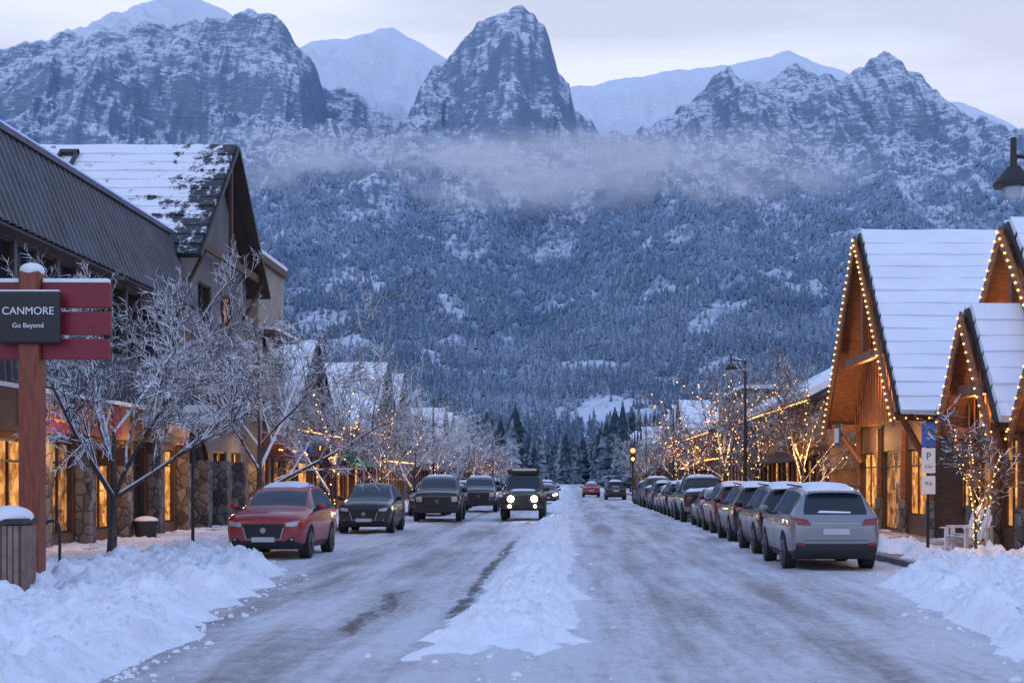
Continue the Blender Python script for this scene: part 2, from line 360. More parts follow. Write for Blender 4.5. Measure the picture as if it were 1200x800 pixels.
Z=sm(1.25-np.abs(X-cx)/w)*(.20+.15*fbm(X/.6,Y/.8,4,260)+.15*ridged(X/.22,Y/.3,4,270))*sm((Y-14.6+fbm(X,Y*0,3,5)*2)/2.6)-.004
gridmesh('snow_windrow',X,Y,Z,m_snow)
def bank(name,s,ys,es,walk):
    yr=np.concatenate([np.arange(9,44,.09),np.geomspace(44,260,260)]); q=np.linspace(0,1,130)
    Y=np.repeat(yr[:,None],130,1); E=np.interp(Y,ys,es); E=E+.25*fbm(Y/1.6,Y*0+s,3,300)
    D=q[None,:]*(walk-2.0)+Y*0
    X=s*(E+D)
    near=1-sm((Y-29)/4)
    ridge=sm(D/.9)*(1-sm((D-1.3-2.2*near)/1.2))
    h=ridge*(.20+.06*near+.24*fbm(X/1.1,Y/1.3,3,310)+.13*fbm(X/.3,Y/.33,4,320))
    flat=sm(D/.9)*(.17+.05*fbm(X/.8,Y/.8,4,330)) 
    if s>0: flat=flat-.09*sm((D-1.0)/.6)*sm((Y-25)/2)
    Z=np.maximum(h,flat)+(.06*fbm(X/.2,Y/.22,3,340)+.07*ridged(X/.35,Y/.4,4,345)*ridge)*sm(D/.5)-.02
    gridmesh(name,X,Y,Z,m_snow)
bank('snow_bank',-1,[9,14,20,28,31,34,300],[3.7,4.0,4.5,5.2,6.2,8.0,8.0],11)
bank('snow_bank',1,[9,14,20,25,27,30,300],[3.9,4.3,4.8,5.2,5.9,6.95,6.95],7.6)
b=MB(); rr=random.Random(5)
for i in range(520):
    y_=13+45*rr.random()**1.6; side=rr.choice([0,1,1,2])
    if side==0: x_=-.62+rr.gauss(0,.55)
    elif side==1: x_=-np.interp(y_,[9,14,20,28,31,34,300],[3.7,4.0,4.5,5.2,6.2,8.0,8.0])+abs(rr.gauss(0,.28))-.3
    else: x_=np.interp(y_,[9,14,20,25,27,30,300],[3.9,4.3,4.8,5.2,5.9,6.95,6.95])-abs(rr.gauss(0,.28))+.3
    r_=.012+.035*rr.random()**3; b.ell((x_,y_,.04),(r_*rr.uniform(.8,1.5),r_*rr.uniform(.8,1.4),r_),0,6,4)
b.obj('snow_lumps',m_snow)
b=MB(); b.box(7.1,10.6,24,300,-.05,.14); b.obj('sidewalk',m_brick)
b=MB(); b.box(6.95,7.095,24,300,-.05,.15); b.obj('kerb',m_greystucco)
b=MB(); b.box(-13.2,-8.2,10,300,-.05,.14); b.obj('sidewalk',m_brick)
b=MB(); b.box(-8.195,-8.05,32,300,-.05,.15); b.obj('kerb',m_greystucco)

# ------------------------------------------------------------------ buildings
def facade(W,G,F,xf,s,y0,y1,z0,z1,ops,t=.25,wi=0):
    ys=sorted({y0,y1,*[o[0] for o in ops],*[o[1] for o in ops]}); zs=sorted({z0,z1,*[o[2] for o in ops],*[o[3] for o in ops]})
    for a,b_ in zip(ys,ys[1:]):
        for c,d_ in zip(zs,zs[1:]):
            inside=any(o[0]<=a+1e-4 and o[1]>=b_-1e-4 and o[2]<=c+1e-4 and o[3]>=d_-1e-4 for o in ops)
            if not inside: W.box(xf-s*t,xf,a,b_,c,d_,wi)
    for o in ops:
        ya,yb,za,zb,gi=o[:5]; nm=o[5] if len(o)>5 else 2
        G.box(xf-s*(t-.05),xf-s*(t-.03),ya,yb,za,zb,gi)
        f=.06; x0=xf-s*(t-.029); x1=xf-s*.07
        F.box(x0,x1,ya,ya+f,za,zb); F.box(x0,x1,yb-f,yb,za,zb); F.box(x0,x1,ya+f,yb-f,za,za+f); F.box(x0,x1,ya+f,yb-f,zb-f,zb)
        if zb-za>1.9: F.box(x0,x1-s*.02,ya+f,yb-f,zb-.55,zb-.50)
        for i in range(1,nm):
            yy=ya+(yb-ya)*i/nm; F.box(x0,x1-s*.03,yy-.025,yy+.025,za+f,zb-f)
def slope(Rf,S,xa,xb,yr_,zr,ye,ze,t=.14,snow=.22,courses=9,inset=.12):
    pts=[(xa,yr_,zr),(xb,yr_,zr),(xb,ye,ze),(xa,ye,ze)]
    n=(Vector(pts[1])-Vector(pts[0])).cross(Vector(pts[2])-Vector(pts[0])).normalized()
    if n.z<0: pts=pts[::-1]; n=-n
    Rf.slab(pts,t)
    xa2,xb2=xa+inset,xb-inset; nx=max(4,int((xb2-xa2)/.5))
    for i in range(courses):
        a=i/courses; b_=(i+1)/courses+.02
        if i==courses-1: b_=1.0+.01*random.random()
        off=n*(t+.003); th=snow*(.75+.25*random.random())
        P=lambda x,t_: Vector((x,yr_+(ye-yr_)*t_,zr+(ze-zr)*t_))+off
        vs=[];fs=[]
        for k in range(nx+1):
            x=xa2+(xb2-xa2)*k/nx; j=.03*math.sin(x*2.1+i*1.7)+.03*random.random()
            bb=b_+.012*math.sin(x*1.3+i)+.008*random.random() if i==courses-1 else b_
            vs+=[P(x,a),P(x,bb),P(x,bb)+n*(th+.06+j*.6),P(x,a)+n*(th+j*.5)]
        for k in range(nx):
            o=k*4
            for u in range(4): fs.append((o+u,o+(u+1)%4,o+4+(u+1)%4,o+4+u))
        fs+=[(0,1,2,3),tuple(nx*4+u for u in (3,2,1,0))]
        S.add(vs,fs)
def bulbs(name,pts_list,sp,r,parent,mat=None):
    b=MB()
    for p,q in pts_list:
        p=Vector(p);q=Vector(q);n=max(1,int((q-p).length/sp))
        for i in range(n+1): b.octa(p.lerp(q,i/n)+Vector((0,0,-.03*random.random())),r)
    return b.obj(name,mat or m_bulb,parent)
def awning(mb,xf,s,ya,yb,z,out=1.1,drop=.5,mi=0):
    q=[(xf,ya,z),(xf,yb,z),(xf+s*out,yb,z-drop),(xf+s*out,ya,z-drop)]
    if s<0: q=q[::-1]
    mb.slab(q,-.06,mi)
GL=[m_glow,m_glow2,m_darkglass]

def building_metal():
    e=empty('metal_clad_shop_building',(0,0,0)); xf=-13; s=1; y0,y1=18,49.3
    W=MB();G=MB();F=MB();C=MB();S=MB();ST=MB()
    ops=[]
    yy=y0+1; i=0
    while yy<y1-2.8:
        ops.append((yy,yy+2.7,.45,2.8,(0,1,0,2)[i%4],3)); yy+=3.3; i+=1
    facade(W,G,F,xf,s,y0,y1,0,2.95,ops,.22)
    for o in ops: ST.box(xf+.003,xf+.42,o[1]+.02,o[1]+.58,0,2.95)
    W.box(xf-.02,xf+.55,y0,y1,2.955,3.9,0)
    S.box(xf+.02,xf+.6,y0,y1,3.902,4.0)
    ops=[]; yy=y0+.6
    while yy<y1-1.4: ops.append((yy,yy+1.25,5.45,7.5,2,1)); yy+=1.45
    W2=MB(); facade(W2,G,F,xf-.1,s,y0,y1,5.2,7.7,ops,.25)
    def corr(xa,za,xb,zb):
        n=int((y1-y0)/.10); vs=[];fs=[]
        for k in range(n+1):
            o=(.06,.06,-.06,-.06)[k%4]; yy=y0+(y1-y0)*k/n
            vs+=[(xa+o,yy,za),(xb+o,yy,zb)]
        for k in range(n): fs.append((2*k,2*k+2,2*k+3,2*k+1))
        C.add(vs,fs)
    corr(xf+.06,4.0,xf-.02,5.3); corr(xf+.45,7.62,xf-.55,10.15)
    C.box(xf-.6,xf+.36,y0,y1,7.55,7.615)
    C.box(xf-.75,xf-.42,y0,y1+.1,10.15,10.3)
    S.box(xf-.78,xf-.45,y0,y1+.1,10.303,10.37)
    W2.box(xf-14,xf-.36,y0,y1,0,7.55); W2.box(xf-14,xf-.8,y0,y1,7.55,10.1)
    W2.slab([(xf-.3,y1-.01,7.6),(xf+.4,y1-.01,7.6),(xf-.5,y1-.01,10.1)],.02)
    W.obj('walls',m_brownst,e); W2.obj('upper_walls',m_metal,e); G.obj('windows',GL,e); F.obj('window_frames',m_winframe,e)
    C.obj('corrugated_cladding',m_metal,e); S.obj('ledge_snow',m_snowroof,e); ST.obj('stone_piers',m_stone,e,bevel=.04)
    b=MB(); b.box(xf+.553,xf+.62,33.0,40.3,2.98,3.82,0); b.box(xf+.553,xf+.60,41.3,48.3,3.0,3.75,1); b.obj('sign_boards',[m_maroon,m_wooddark],e)
    text('POPCORN & FUDGE',(xf+.635,36.6,3.42),.62,(90,0,90),m_gold,e)
    b=MB(); b.box(xf+.605,xf+.65,42.3,44.2,3.15,3.6); b.box(xf+.605,xf+.65,45,47.4,3.2,3.55); b.obj('small_sign_panels',m_orangest,e)
    bulbs('blue_string_lights',[((xf-.36,y0,10.3),(xf-.36,y1,10.3))],.35,.03,e,m_bulbb)
    b=MB(); b.tube((xf+.6,39.6,2.9),(xf+.6,39.6,2.6),.01,.01,4); b.box(xf+.1,xf+1.1,39.57,39.63,2.2,2.7); b.obj('hanging_sign',m_wooddark,e)
building_metal()

def building_gable():
    e=empty('gabled_shop_building'); xf=-13.3; s=1
    W=MB();G=MB();F=MB();Rf=MB();S=MB();ST=MB();T=MB()
    y0,y1=49.8,60
    ops=[(51,53.2,.14,3.2,2,1),(54.4,56.6,.9,2.9,1,2),(57.4,59.2,.9,2.9,0,2),(50.8,52.2,4.6,6.3,2,1),(53.6,56.4,4.6,6.3,2,3),(57.5,59,4.6,6.3,2,1),(52.2,54.2,7.4,9.0,2,2),(55.6,57.6,7.4,9.0,1,2)]
    facade(W,G,F,xf,s,y0,y1,0,9.9,ops,.3)
    W.box(xf-13,xf-.305,y0,y1,0,9.9)
    W.slab([(xf-.3,y0,9.9),(xf-.3,y1,9.9),(xf-.3,54.9,14.0)],.29)
    W.slab([(xf-12.9,y0,9.9),(xf-12.9,y1,9.9),(xf-12.9,54.9,14.0)],.29)
    n=14; cy,cz,r=52.1,2.1,1.1
    for i in range(n):
        a0=math.pi*i/n;a1=math.pi*(i+1)/n
        p=[(cy+r*math.cos(a),cz+r*math.sin(a)) for a in (a0,a1)]
        T.slab([(xf+.002,p[0][0],p[0][1]),(xf+.002,p[1][0],p[1][1]),(xf+.002,cy+1.35*math.cos(a1),cz+1.35*math.sin(a1)),(xf+.002,cy+1.35*math.cos(a0),cz+1.35*math.sin(a0))],-.16)
        W.slab([(xf-.2,p[0][0],p[0][1]),(xf-.2,p[0][0],3.25),(xf-.2,p[1][0],3.25),(xf-.2,p[1][0],p[1][1])],.19)
    slope(Rf,S,xf-13.3,xf+.9,54.9,14.3,49.2,9.35,courses=12,snow=.08,inset=.1)
    slope(Rf,S,xf-13.3,xf+.9,54.9,14.3,60.6,9.35,courses=12,snow=.08,inset=.1)
    T.box(xf+.5,xf+.62,50.2,59.6,9.9,10.2); T.box(xf+.5,xf+.62,54.8,55.0,10.2,13.9)
    T.box(xf+.003,xf+.12,y0,y1,6.6,6.95); T.box(xf+.003,xf+.10,y0,y1,3.6,3.85)
    for yy in (50.2,59.4): T.tube((xf,yy,8.3),(xf+.8,yy,9.8),.08,.08,6)
    K=MB(); n_=Vector((0,-.656,.755)).normalized()
    P=lambda x,t_,o:Vector((x,54.9-5.7*t_,14.3-4.95*t_))+n_*o
    xa,xb,ta,tb=xf-5.6,xf-4.9,.10,.30
    for (a,b_,c,d_) in ((xa,xa+.1,ta,tb),(xb-.1,xb,ta,tb),(xa,xb,ta,ta+.03),(xa,xb,tb-.03,tb)): K.slab([P(a,d_,.3),P(b_,d_,.3),P(b_,c,.3),P(a,c,.3)],.14)
    for i in range(4):
        yy=50.6+i*2.9
        ST.box(xf+.005,xf+.9,yy-.55,yy+.1,0,2.5)
    W.obj('walls',m_greystucco,e); G.obj('windows',GL,e); F.obj('window_frames',m_winframe,e); Rf.obj('roof',m_dark,e); S.obj('roof_snow',m_patchy,e)
    ST.obj('stone_columns',m_stone,e,bevel=.05); T.obj('timber_trim',m_wooddark,e); K.obj('skylight_frame',m_dark,e)
building_gable()

def shop(name,s,xf,y0,y1,h,wall,roof='flat',floors=2,awn=None,sign=None,signm=None,lit=True,glow=0,pitch=.42):
    e=empty(name); W=MB();G=MB();F=MB();Rf=MB();S=MB();T=MB();AW=MB()
    ops=[]; L=y1-y0; n=max(2,int(L/3.2)); step=L/n
    for i in range(n):
        a=y0+i*step+.4; b_=y0+(i+1)*step-.4
        ops.append((a,b_,.14 if i==n//2 else .6,2.7,(0 if (i+glow)%2==0 else 1) if lit else 2,2 if i!=n//2 else 1))
    zz=3.9; 
    for fl in range(1,floors):
        for i in range(n):
            a=y0+i*step+.8; b_=y0+(i+1)*step-.8
            if zz+1.5<h: ops.append((a,b_,zz,zz+1.45,1 if (i+fl+glow)%4==0 else 2,2))
        zz+=3.0
    facade(W,G,F,xf,s,y0,y1,0,h,ops,.25)
    xb=xf-s*12
    W.box(xf-s*.255,xb,y0,y1,0,h)
    T.box(xf+s*.003,xf+s*.14,y0,y1,3.0,3.18); 
    for i in range(n+1): 
        yy=min(max(y0+i*step,y0+.12),y1-.12); T.box(xf+s*.003,xf+s*.10,yy-.12,yy+.12,0,2.995)
    if roof=='flat':
        T.box(xf-s*.2,xf+s*.22,y0-.05,y1+.05,h+.002,h+.3); Rf.box(xb,xf-s*.21,y0,y1,h+.002,h+.2); S.box(xb,xf+s*.16,y0,y1,h+.303,h+.5)
        if h>9:
            T.box(xf+s*.003,xf+s*.7,y0,y1,8.0,8.14); T.box(xf+s*.003,xf+s*.12,y0,y1,6.3,6.5); S.box(xf+s*.02,xf+s*.72,y0,y1,8.143,8.26)
    elif roof=='eave':
        q=[(xf+s*.8,y0-.3,h-.3),(xf+s*.8,y1+.3,h-.3),(xf-s*5,y1+.3,h+2.7),(xf-s*5,y0-.3,h+2.7)]
        if s<0:q=q[::-1]
        Rf.slab(q,.15); q2=[(Vector(p)+Vector((s*.085,0,.155))) for p in q]; S.slab(q2,.25)
        W.slab([(xf-s*.3,y0+.01,h),(xf-s*5,y0+.01,h+2.5),(xf-s*9.8,y0+.01,h)],.05)
    else:
        k=max(1,int(round(L/9))); w=L/k
        for j in range(k):
            a=y0+j*w;b_=a+w;c=(a+b_)/2; hr=h+w*pitch
            slope(Rf,S,min(xb,xf+s*.8),max(xb,xf+s*.8),c,hr,a-.35,h-.35,courses=5,snow=.18)
            slope(Rf,S,min(xb,xf+s*.8),max(xb,xf+s*.8),c,hr,b_+.35,h-.35,courses=5,snow=.18)
            W.slab([(xf-s*.25,a,h),(xf-s*.25,b_,h),(xf-s*.25,c,hr-.2)],.24*s)
    if awn: 
        for i in range(n): awning(AW,xf+s*.145,s,y0+i*step+.2,y0+(i+1)*step-.2,3.0,1.0,.45)
        AW.obj('awnings',awn,e)
    W.obj('walls',wall,e); G.obj('windows',GL,e); F.obj('window_frames',m_winframe,e); Rf.obj('roof',m_dark,e); S.obj('roof_snow',m_snowroof,e); T.obj('trim',m_wooddark,e)
    if sign:
        b=MB(); yc=(y0+y1)/2; b.box(xf+s*.01,xf+s*.09,yc-2,yc+2,3.25,3.8); b.obj('sign_board',signm or m_wooddark,e)
        text(sign,(xf+s*.1,yc,3.53),.42,(90,0,90*s),m_white,e)
        b=MB(); b.box(xf+s*.25,xf+s*1.25,y0+.8,y0+.86,2.75,3.35); b.tube((xf,y0+.83,3.42),(xf+s*1.3,y0+.83,3.42),.025,.025); b.obj('blade_sign',signm or m_wooddark,e)
        bulbs('eave_lights',[((xf+s*.9,y0,h-.25 if h<6 else 3.1),(xf+s*.9,y1,h-.25 if h<6 else 3.1))],.5,.04,e,m_bulbr)
    return e
shop('beige_shop_building',1,-13,61,66.5,11.0,m_beige,'flat',3,m_wooddark,'BAKERY',m_redst)
shop('brown_shop_building',1,-13.4,67.5,80,4.4,m_brownst,'gable',1,None,'GIFTS',m_blue,glow=1,pitch=.34)
shop('red_shop_building',1,-13,81,95,5.0,m_redst,'eave',1,m_green,'CAFE',m_green)
shop('timber_shop_building',1,-13.2,96,116,6.2,m_orangest,'gable',2,None,'BOOKS',m_maroon,glow=1,pitch=.35)
shop('beige_shop_building',1,-13,118,140,7.0,m_beige,'eave',2,m_maroon,None)
shop('grey_shop_building',1,-13,142,170,6.0,m_greystucco,'gable',2,None,None,pitch=.3)
shop('brown_shop_building',1,-13,173,215,6.0,m_brownst,'eave',2,None,None)
shop('stucco_shop_building',-1,10.3,57,80,5.2,m_orangest,'eave',1,m_wooddark,'OUTFITTERS',m_wooddark)
shop('ochre_shop_building',-1,9.9,81,95,6.6,m_beige,'flat',2,None,'GALLERY',m_redst)
shop('brown_shop_building',-1,10.2,96,118,5.2,m_brownst,'eave',1,m_redst,'DELI',m_redst,glow=1)
shop('grey_shop_building',-1,10.2,120,145,6.0,m_greystucco,'gable',2,None,None,pitch=.28)
shop('red_shop_building',-1,10.2,147,180,5.8,m_redst,'eave',2,None,None)
shop('timber_shop_building',-1,10.2,183,225,6.0,m_orangest,'gable',2,None,None,pitch=.28)

def aframe(name,xf,yc,half,zr,ze,y0,y1,xb,rows=14,r=.036,over=1.1,door=True):
    e=empty(name); s=-1
    W=MB();G=MB();F=MB();Rf=MB();S=MB();T=MB();ST=MB();SO=MB()
    slope(Rf,S,xf-over,xb,yc,zr,yc-half,ze,courses=rows,snow=.16,inset=.06,t=.18)
    slope(Rf,S,xf-over,xb,yc,zr,yc+half,ze,courses=rows,snow=.16,inset=.06,t=.18)
    k=(zr-ze)/half
    for sg in (-1,1):
        p0=Vector((xf-over-.08,yc,zr+.05));p1=Vector((xf-over-.08,yc+sg*half,ze+.05))
        q=[p0,p1,p1+Vector((0,0,-.42)),p0+Vector((0,0,-.5))]
        T.slab(q,.075*(1 if sg>0 else -1))
    hw=half-.8
    W.slab([(xf,yc-hw,ze+k*.0),(xf,yc-hw,zr-.25-k*hw),(xf,yc,zr-.25),(xf,yc+hw,zr-.25-k*hw),(xf,yc+hw,ze)],-.2)
    nb_=int(2*hw/.45)
    for i in range(nb_+1):
        yy=yc-hw+.1+i*(2*hw-.2)/nb_; zt=zr-.35-k*abs(yy-yc)
        if zt>ze+.2: T.box(xf-.24,xf-.203,yy-.03,yy+.03,ze,zt)
    zc=ze+(zr-ze)*.35; wy=(zr-.5-zc)/k
    T.box(xf-over+.1,xf-over+.32,yc-wy,yc+wy,zc-.15,zc+.15); T.box(xf-over+.12,xf-over+.3,yc-.12,yc+.12,zc+.15,zr-.4)
    for sg in(-1,1):
        T.tube((xf-.02,yc+sg*(half-1.0),ze-1.3),(xf-over+.15,yc+sg*(half-.5),ze+.1),.11,.11,6)
        T.box(xf-over+.05,xf-.003,yc+sg*(half-.65)-.12,yc+sg*(half-.65)+.12,ze-.15,ze+.12)
        SO.slab([(xf-over+.02,yc,zr-.03),(xf-.02,yc,zr-.03),(xf-.02,yc+sg*half,ze-.03),(xf-over+.02,yc+sg*half,ze-.03)],.02)
    ops=[]; L=y1-y0; nb=max(2,int(L/2.7)); st=L/nb
    for i in range(nb): ops.append((y0+i*st+.2,y0+(i+1)*st-.2,.7 if (i!=1) else .14,2.8,0 if i%2==0 else 1,3 if i!=1 else 1))
    facade(W,G,F,xf+.1,s,y0,y1,0,ze+.01,ops,.2,1)
    for i in range(nb+1):
        yy=y0+i*st; ST.box(xf-.10,xf+.095,yy-.22,yy+.22,0,1.2); T.box(xf-.06,xf+.095,yy-.11,yy+.11,1.203,ze-.1)
    G.box(xf+1.0,xf+3.4,y0-.012,y0-.004,1.0,2.7,0); 
    for q in range(5): F.box(xf+1.0+q*.58,xf+1.06+q*.58,y0-.06,y0-.013,1.0,2.7)
    F.box(xf+.94,xf+3.46,y0-.07,y0-.001,.9,.99); F.box(xf+.94,xf+3.46,y0-.07,y0-.001,2.71,2.8); F.box(xf+1.07,xf+3.3,y0-.055,y0-.014,1.82,1.87)
    W.box(xf+.31,xb-.3,y0,y1,0,ze-.05,1)
    W.slab([(xb-.3,yc-hw,ze),(xb-.3,yc,zr-.3),(xb-.3,yc+hw,ze)],.2)
    W.obj('walls',[m_wood,m_wooddark],e); G.obj('windows',GL,e); F.obj('window_frames',m_winframe,e); Rf.obj('roof',m_dark,e); S.obj('roof_snow',m_snowroof,e)
    T.obj('timber_frame',m_wood,e,bevel=.015); ST.obj('stone_base',m_stone,e,bevel=.04); SO.obj('soffit',m_wood,e)
    xl=xf-over-.20
    bulbs('string_lights',[((xl,yc,zr-.1),(xl,yc-half,ze-.15)),((xl,yc,zr-.1),(xl,yc+half,ze-.15))],.28,r,e,m_bulbr)
    bulbs('eave_lights',[((xl+.1,yc-half-.06,ze-.08),(xf+5,yc-half-.06,ze-.08))],.33,r*.8,e,m_bulbr)
    return e
e1=aframe('a_frame_timber_building',10.9,48.9,5.8,10.0,3.75,43.6,54.4,21)
b=MB(); b.box(9.35,9.42,49.6,50.9,2.95,3.75); b.obj('hanging_sign',m_stone,e1)
b=MB(); b.box(9.3,9.345,49.9,50.6,3.1,3.6); b.obj('sign_panel',m_white,e1)
aframe('timber_lodge_building',11.9,35.8,4.6,8.05,3.6,31.4,40.2,21,rows=10,over=1.1)
aframe('timber_porch',10.2,34.6,2.35,5.8,3.0,32.6,36.6,13.6,rows=7,over=.7,r=.028)
aframe('timber_porch',10.4,29.8,2.0,5.2,2.9,28.2,31.3,14,rows=6,over=.6,r=.028)
b=MB(); b.box(12.2,21,22,28.1,0,3.4); o_=b.obj('low_stone_wing',m_stone); b=MB(); b.box(12,21,22,28.1,3.403,3.7); b.obj('roof_snow',m_snowroof,o_)

# ------------------------------------------------------------------ bare trees
def tree_mesh(seed,h,spread,levels=4,lights=False,trunk=.26,r0=.11,dens=1.0,lr=.03,lsp=.35,lmax=2,lean=0):
    rr=random.Random(seed); b=MB(); L=MB()
    def grow(p,d,ln,r,dep):
        n=4 if dep<3 else 3; q=p.copy(); dd=d.copy(); nodes=[(p.copy(),r,dd.copy())]
        for i in range(n):
            j=Vector((rr.uniform(-1,1),rr.uniform(-1,1),rr.uniform(-.6,.8)))*(.14 if dep else .07)
            up=.05 if dep<2 else (-.06 if dep==2 else -.03)
            dd=(dd+j+Vector((0,0,up))).normalized(); q2=q+dd*(ln/n); r2=r*(1-.62*(i+1)/n)
            rr_=r*(1-.62*i/n)
            b.tube(q,q2,rr_,r2,6 if dep<2 else (4 if dep<3 else 3),0 if dep<1 else 1,cap=False)
            if lights and dep<=lmax:
                m=max(1,int(ln/n/(lsp*(1+dep))))
                for k in range(m):
                    t=(k+rr.random())/m; a=rr.random()*6.28; rad=rr_+.015
                    c=q.lerp(q2,t); o=dd.orthogonal().normalized(); o.rotate(Matrix.Rotation(a,3,dd)); L.octa(c+o*rad,lr,0)
            q=q2; nodes.append((q.copy(),r2,dd.copy()))
        if dep>=levels: return
        if dep==0: cnt=7
        else: cnt=int((7,6,5,4)[dep-1 if dep-1<4 else 3]*dens+rr.random())
        for c in range(cnt):
            if dep==0:
                i=rr.choice([2,3,4,4]); az=6.283*(c+rr.random()*.5)/cnt; tilt=R(rr.uniform(22,60)*spread)
                nd=Vector((math.sin(tilt)*math.cos(az),math.sin(tilt)*math.sin(az),math.cos(tilt))); nl=h*(.50-.08*math.sin(tilt))*rr.uniform(.8,1.1)
                grow(nodes[i][0],nd,nl,nodes[i][1]*.7,1)
            else:
                t=.22+.78*(c+rr.random())/cnt; fi=min(t,0.999)*n; i=int(fi); pp=nodes[i][0].lerp(nodes[i+1][0],fi-i)
                bd=nodes[i+1][2]; o=bd.orthogonal().normalized(); o.rotate(Matrix.Rotation(rr.random()*6.28,3,bd))
                nd=(bd*rr.uniform(.5,.9)+o*rr.uniform(.45,.85)+Vector((0,0,.14))).normalized()
                grow(pp,nd,ln*rr.uniform(.34,.56),max(.0105,nodes[i][1]*.60),dep+1)
    grow(Vector((0,0,0)),Vector((lean,0,1)).normalized(),h*trunk,r0,0)
    return b,L
def put_tree(name,x,y,h,spread,seed,tw=None,**k):
    b,L=tree_mesh(seed,h,spread,**k); e=empty(name,(x,y,0))
    b.obj('trunk_and_branches',[m_bark,tw or m_twig],e)
    L.obj('string_lights',m_bulb,e)
    return e
def copy_tree(src,x,y,sc,rot,lights=True):
    e=empty(src.name.split('.')[0],(x,y,0)); e.scale=(sc,sc,sc); e.rotation_euler=(0,0,rot)
    for c in src.children:
        if not lights and 'lights' in c.name: continue
        o=bpy.data.objects.new(c.name.split('.')[0],c.data); COL.objects.link(o); o.parent=e
t1=put_tree('bare_street_tree',-10.0,31.8,8.0,1.05,11,levels=5,trunk=.36,r0=.13,dens=.98,lean=.05)
t2=put_tree('bare_street_tree',-9.4,44,10.2,1.12,23,levels=5,trunk=.28,r0=.16,dens=1.0)
t3=put_tree('bare_street_tree',-9.2,57,8.0,1.0,31,levels=4,lights=True,trunk=.30,dens=1.15,lr=.035,lsp=.18,lmax=1,r0=.13)
t4=put_tree('bare_street_tree',8.3,76,11,1.12,41,tw=m_twig2,levels=5,lights=True,trunk=.22,dens=.92,lr=.04,lsp=.25,lmax=2,r0=.15)
t5=put_tree('bare_street_tree',9.0,56,7.4,1.0,53,tw=m_twig2,levels=4,lights=True,trunk=.30,dens=1.15,lr=.032,lsp=.13,lmax=1)
t6=put_tree('bare_street_tree',8.45,30,3.1,.5,61,tw=m_twig2,levels=4,lights=True,trunk=.44,r0=.045,dens=.75,lr=.018,lsp=.05,lmax=1)
for (t,x,y,s,r,l) in ((t3,-9,70,1.0,1,1),(t2,-8.8,84,.85,2,0),(t3,-9,99,1.0,3,1),(t2,-8.8,116,.7,4,0),(t3,-9,138,1,5,1),(t4,-9,165,.7,1.4,1),(t3,-9,195,1,2.4,0),
                    (t4,8.4,97,.75,2,1),(t3,8.6,114,1,4,1),(t4,8.5,136,.7,5,0),(t3,8.6,160,1,1,1),(t4,8.6,185,.7,2.6,0),(t5,8.9,66,1,2,1),(t2,-15.5,64,.8,.5,0)): copy_tree(t,x,y,s,r,l)

# ------------------------------------------------------------------ vehicles
m_tyre=M('tyre_rubber',(.02,.02,.022),.85,var=.3,bmp=.3)
m_rim=M('alloy_wheel',(.14,.145,.155),.4,.8,var=.2,bmp=0)
m_chrome=M('chrome_trim',(.35,.35,.37),.3,.9,var=.05,bmp=0)
m_lens=M('headlight_lens',(.40,.43,.47),.12,.2,var=.2,bmp=0,coat=1)
m_tail=M('tail_light_lens',(.22,.008,.01),.15,0,var=.2,bmp=0,coat=1)
m_plateW=M('licence_plate',(.5,.52,.56),.5,var=.05,bmp=0)
m_carsnow=M('car_snow',(.80,.84,.90),.8,var=.05,bmp=.4,bscale=12)
def paint(name,col,metal=.4): 
    m,nt,p=newmat(name)
    g=NN(nt,'ShaderNodeTexCoord'); s=NN(nt,'ShaderNodeSeparateXYZ'); nt.links.new(g.outputs['Object'],s.inputs[0])
    f=math_(nt,'ADD',rng(nt,s.outputs[2],.85,.25,0,.8),math_(nt,'MULTIPLY',math_(nt,'SUBTRACT',noise(nt,5,6),.5),.8),True)
    c=mixc(nt,math_(nt,'MULTIPLY',f,.5),col,(.22,.21,.22)); nt.links.new(c,p.inputs['Base Color'])
    p.inputs['Metallic'].default_value=metal; nt.links.new(rng(nt,f,0,1,.3,.75),p.inputs['Roughness']); nt.links.new(rng(nt,f,0,.8,.6,.05),p.inputs['Coat Weight'])
    return m
P_red=paint('dark_red_car_paint',(.32,.003,.008),0); P_black=paint('black_car_paint',(.010,.011,.014)); P_grey=paint('grey_car_paint',(.08,.085,.10)); P_white=paint('silver_car_paint',(.24,.255,.285),.4)
P_green=paint('grey_green_car_paint',(.06,.07,.065)); P_blue=paint('dark_blue_car_paint',(.015,.022,.045)); P_maroon=paint('maroon_car_paint',(.12,.006,.012),.1)
SUV=[(-2.29,.40,.60,.70,.74,.66,.80,.56),(-2.24,.27,.74,.82,.88,.78,.95,.66),(-2.0,.22,.85,.90,.95,.87,1.03,.74),(-1.5,.22,.88,.92,1.0,.90,1.09,.77),(-1.02,.22,.88,.92,1.03,.90,1.13,.77),(-.92,.22,.88,.92,1.04,.90,1.16,.76),
 (-.25,.22,.88,.92,1.06,.89,1.57,.65),(.05,.22,.88,.92,1.07,.89,1.64,.63),(.14,.22,.88,.92,1.07,.89,1.65,.63),(.22,.22,.88,.92,1.07,.89,1.655,.63),(1.15,.22,.88,.92,1.09,.89,1.65,.62),(1.24,.22,.88,.92,1.10,.89,1.64,.62),(1.78,.23,.87,.91,1.11,.88,1.58,.60),(1.95,.24,.86,.91,1.11,.87,1.53,.60),
 (2.17,.26,.84,.89,1.09,.84,1.15,.70),(2.27,.30,.82,.86,.94,.80,1.02,.70),(2.31,.42,.70,.78,.80,.72,.88,.62)]
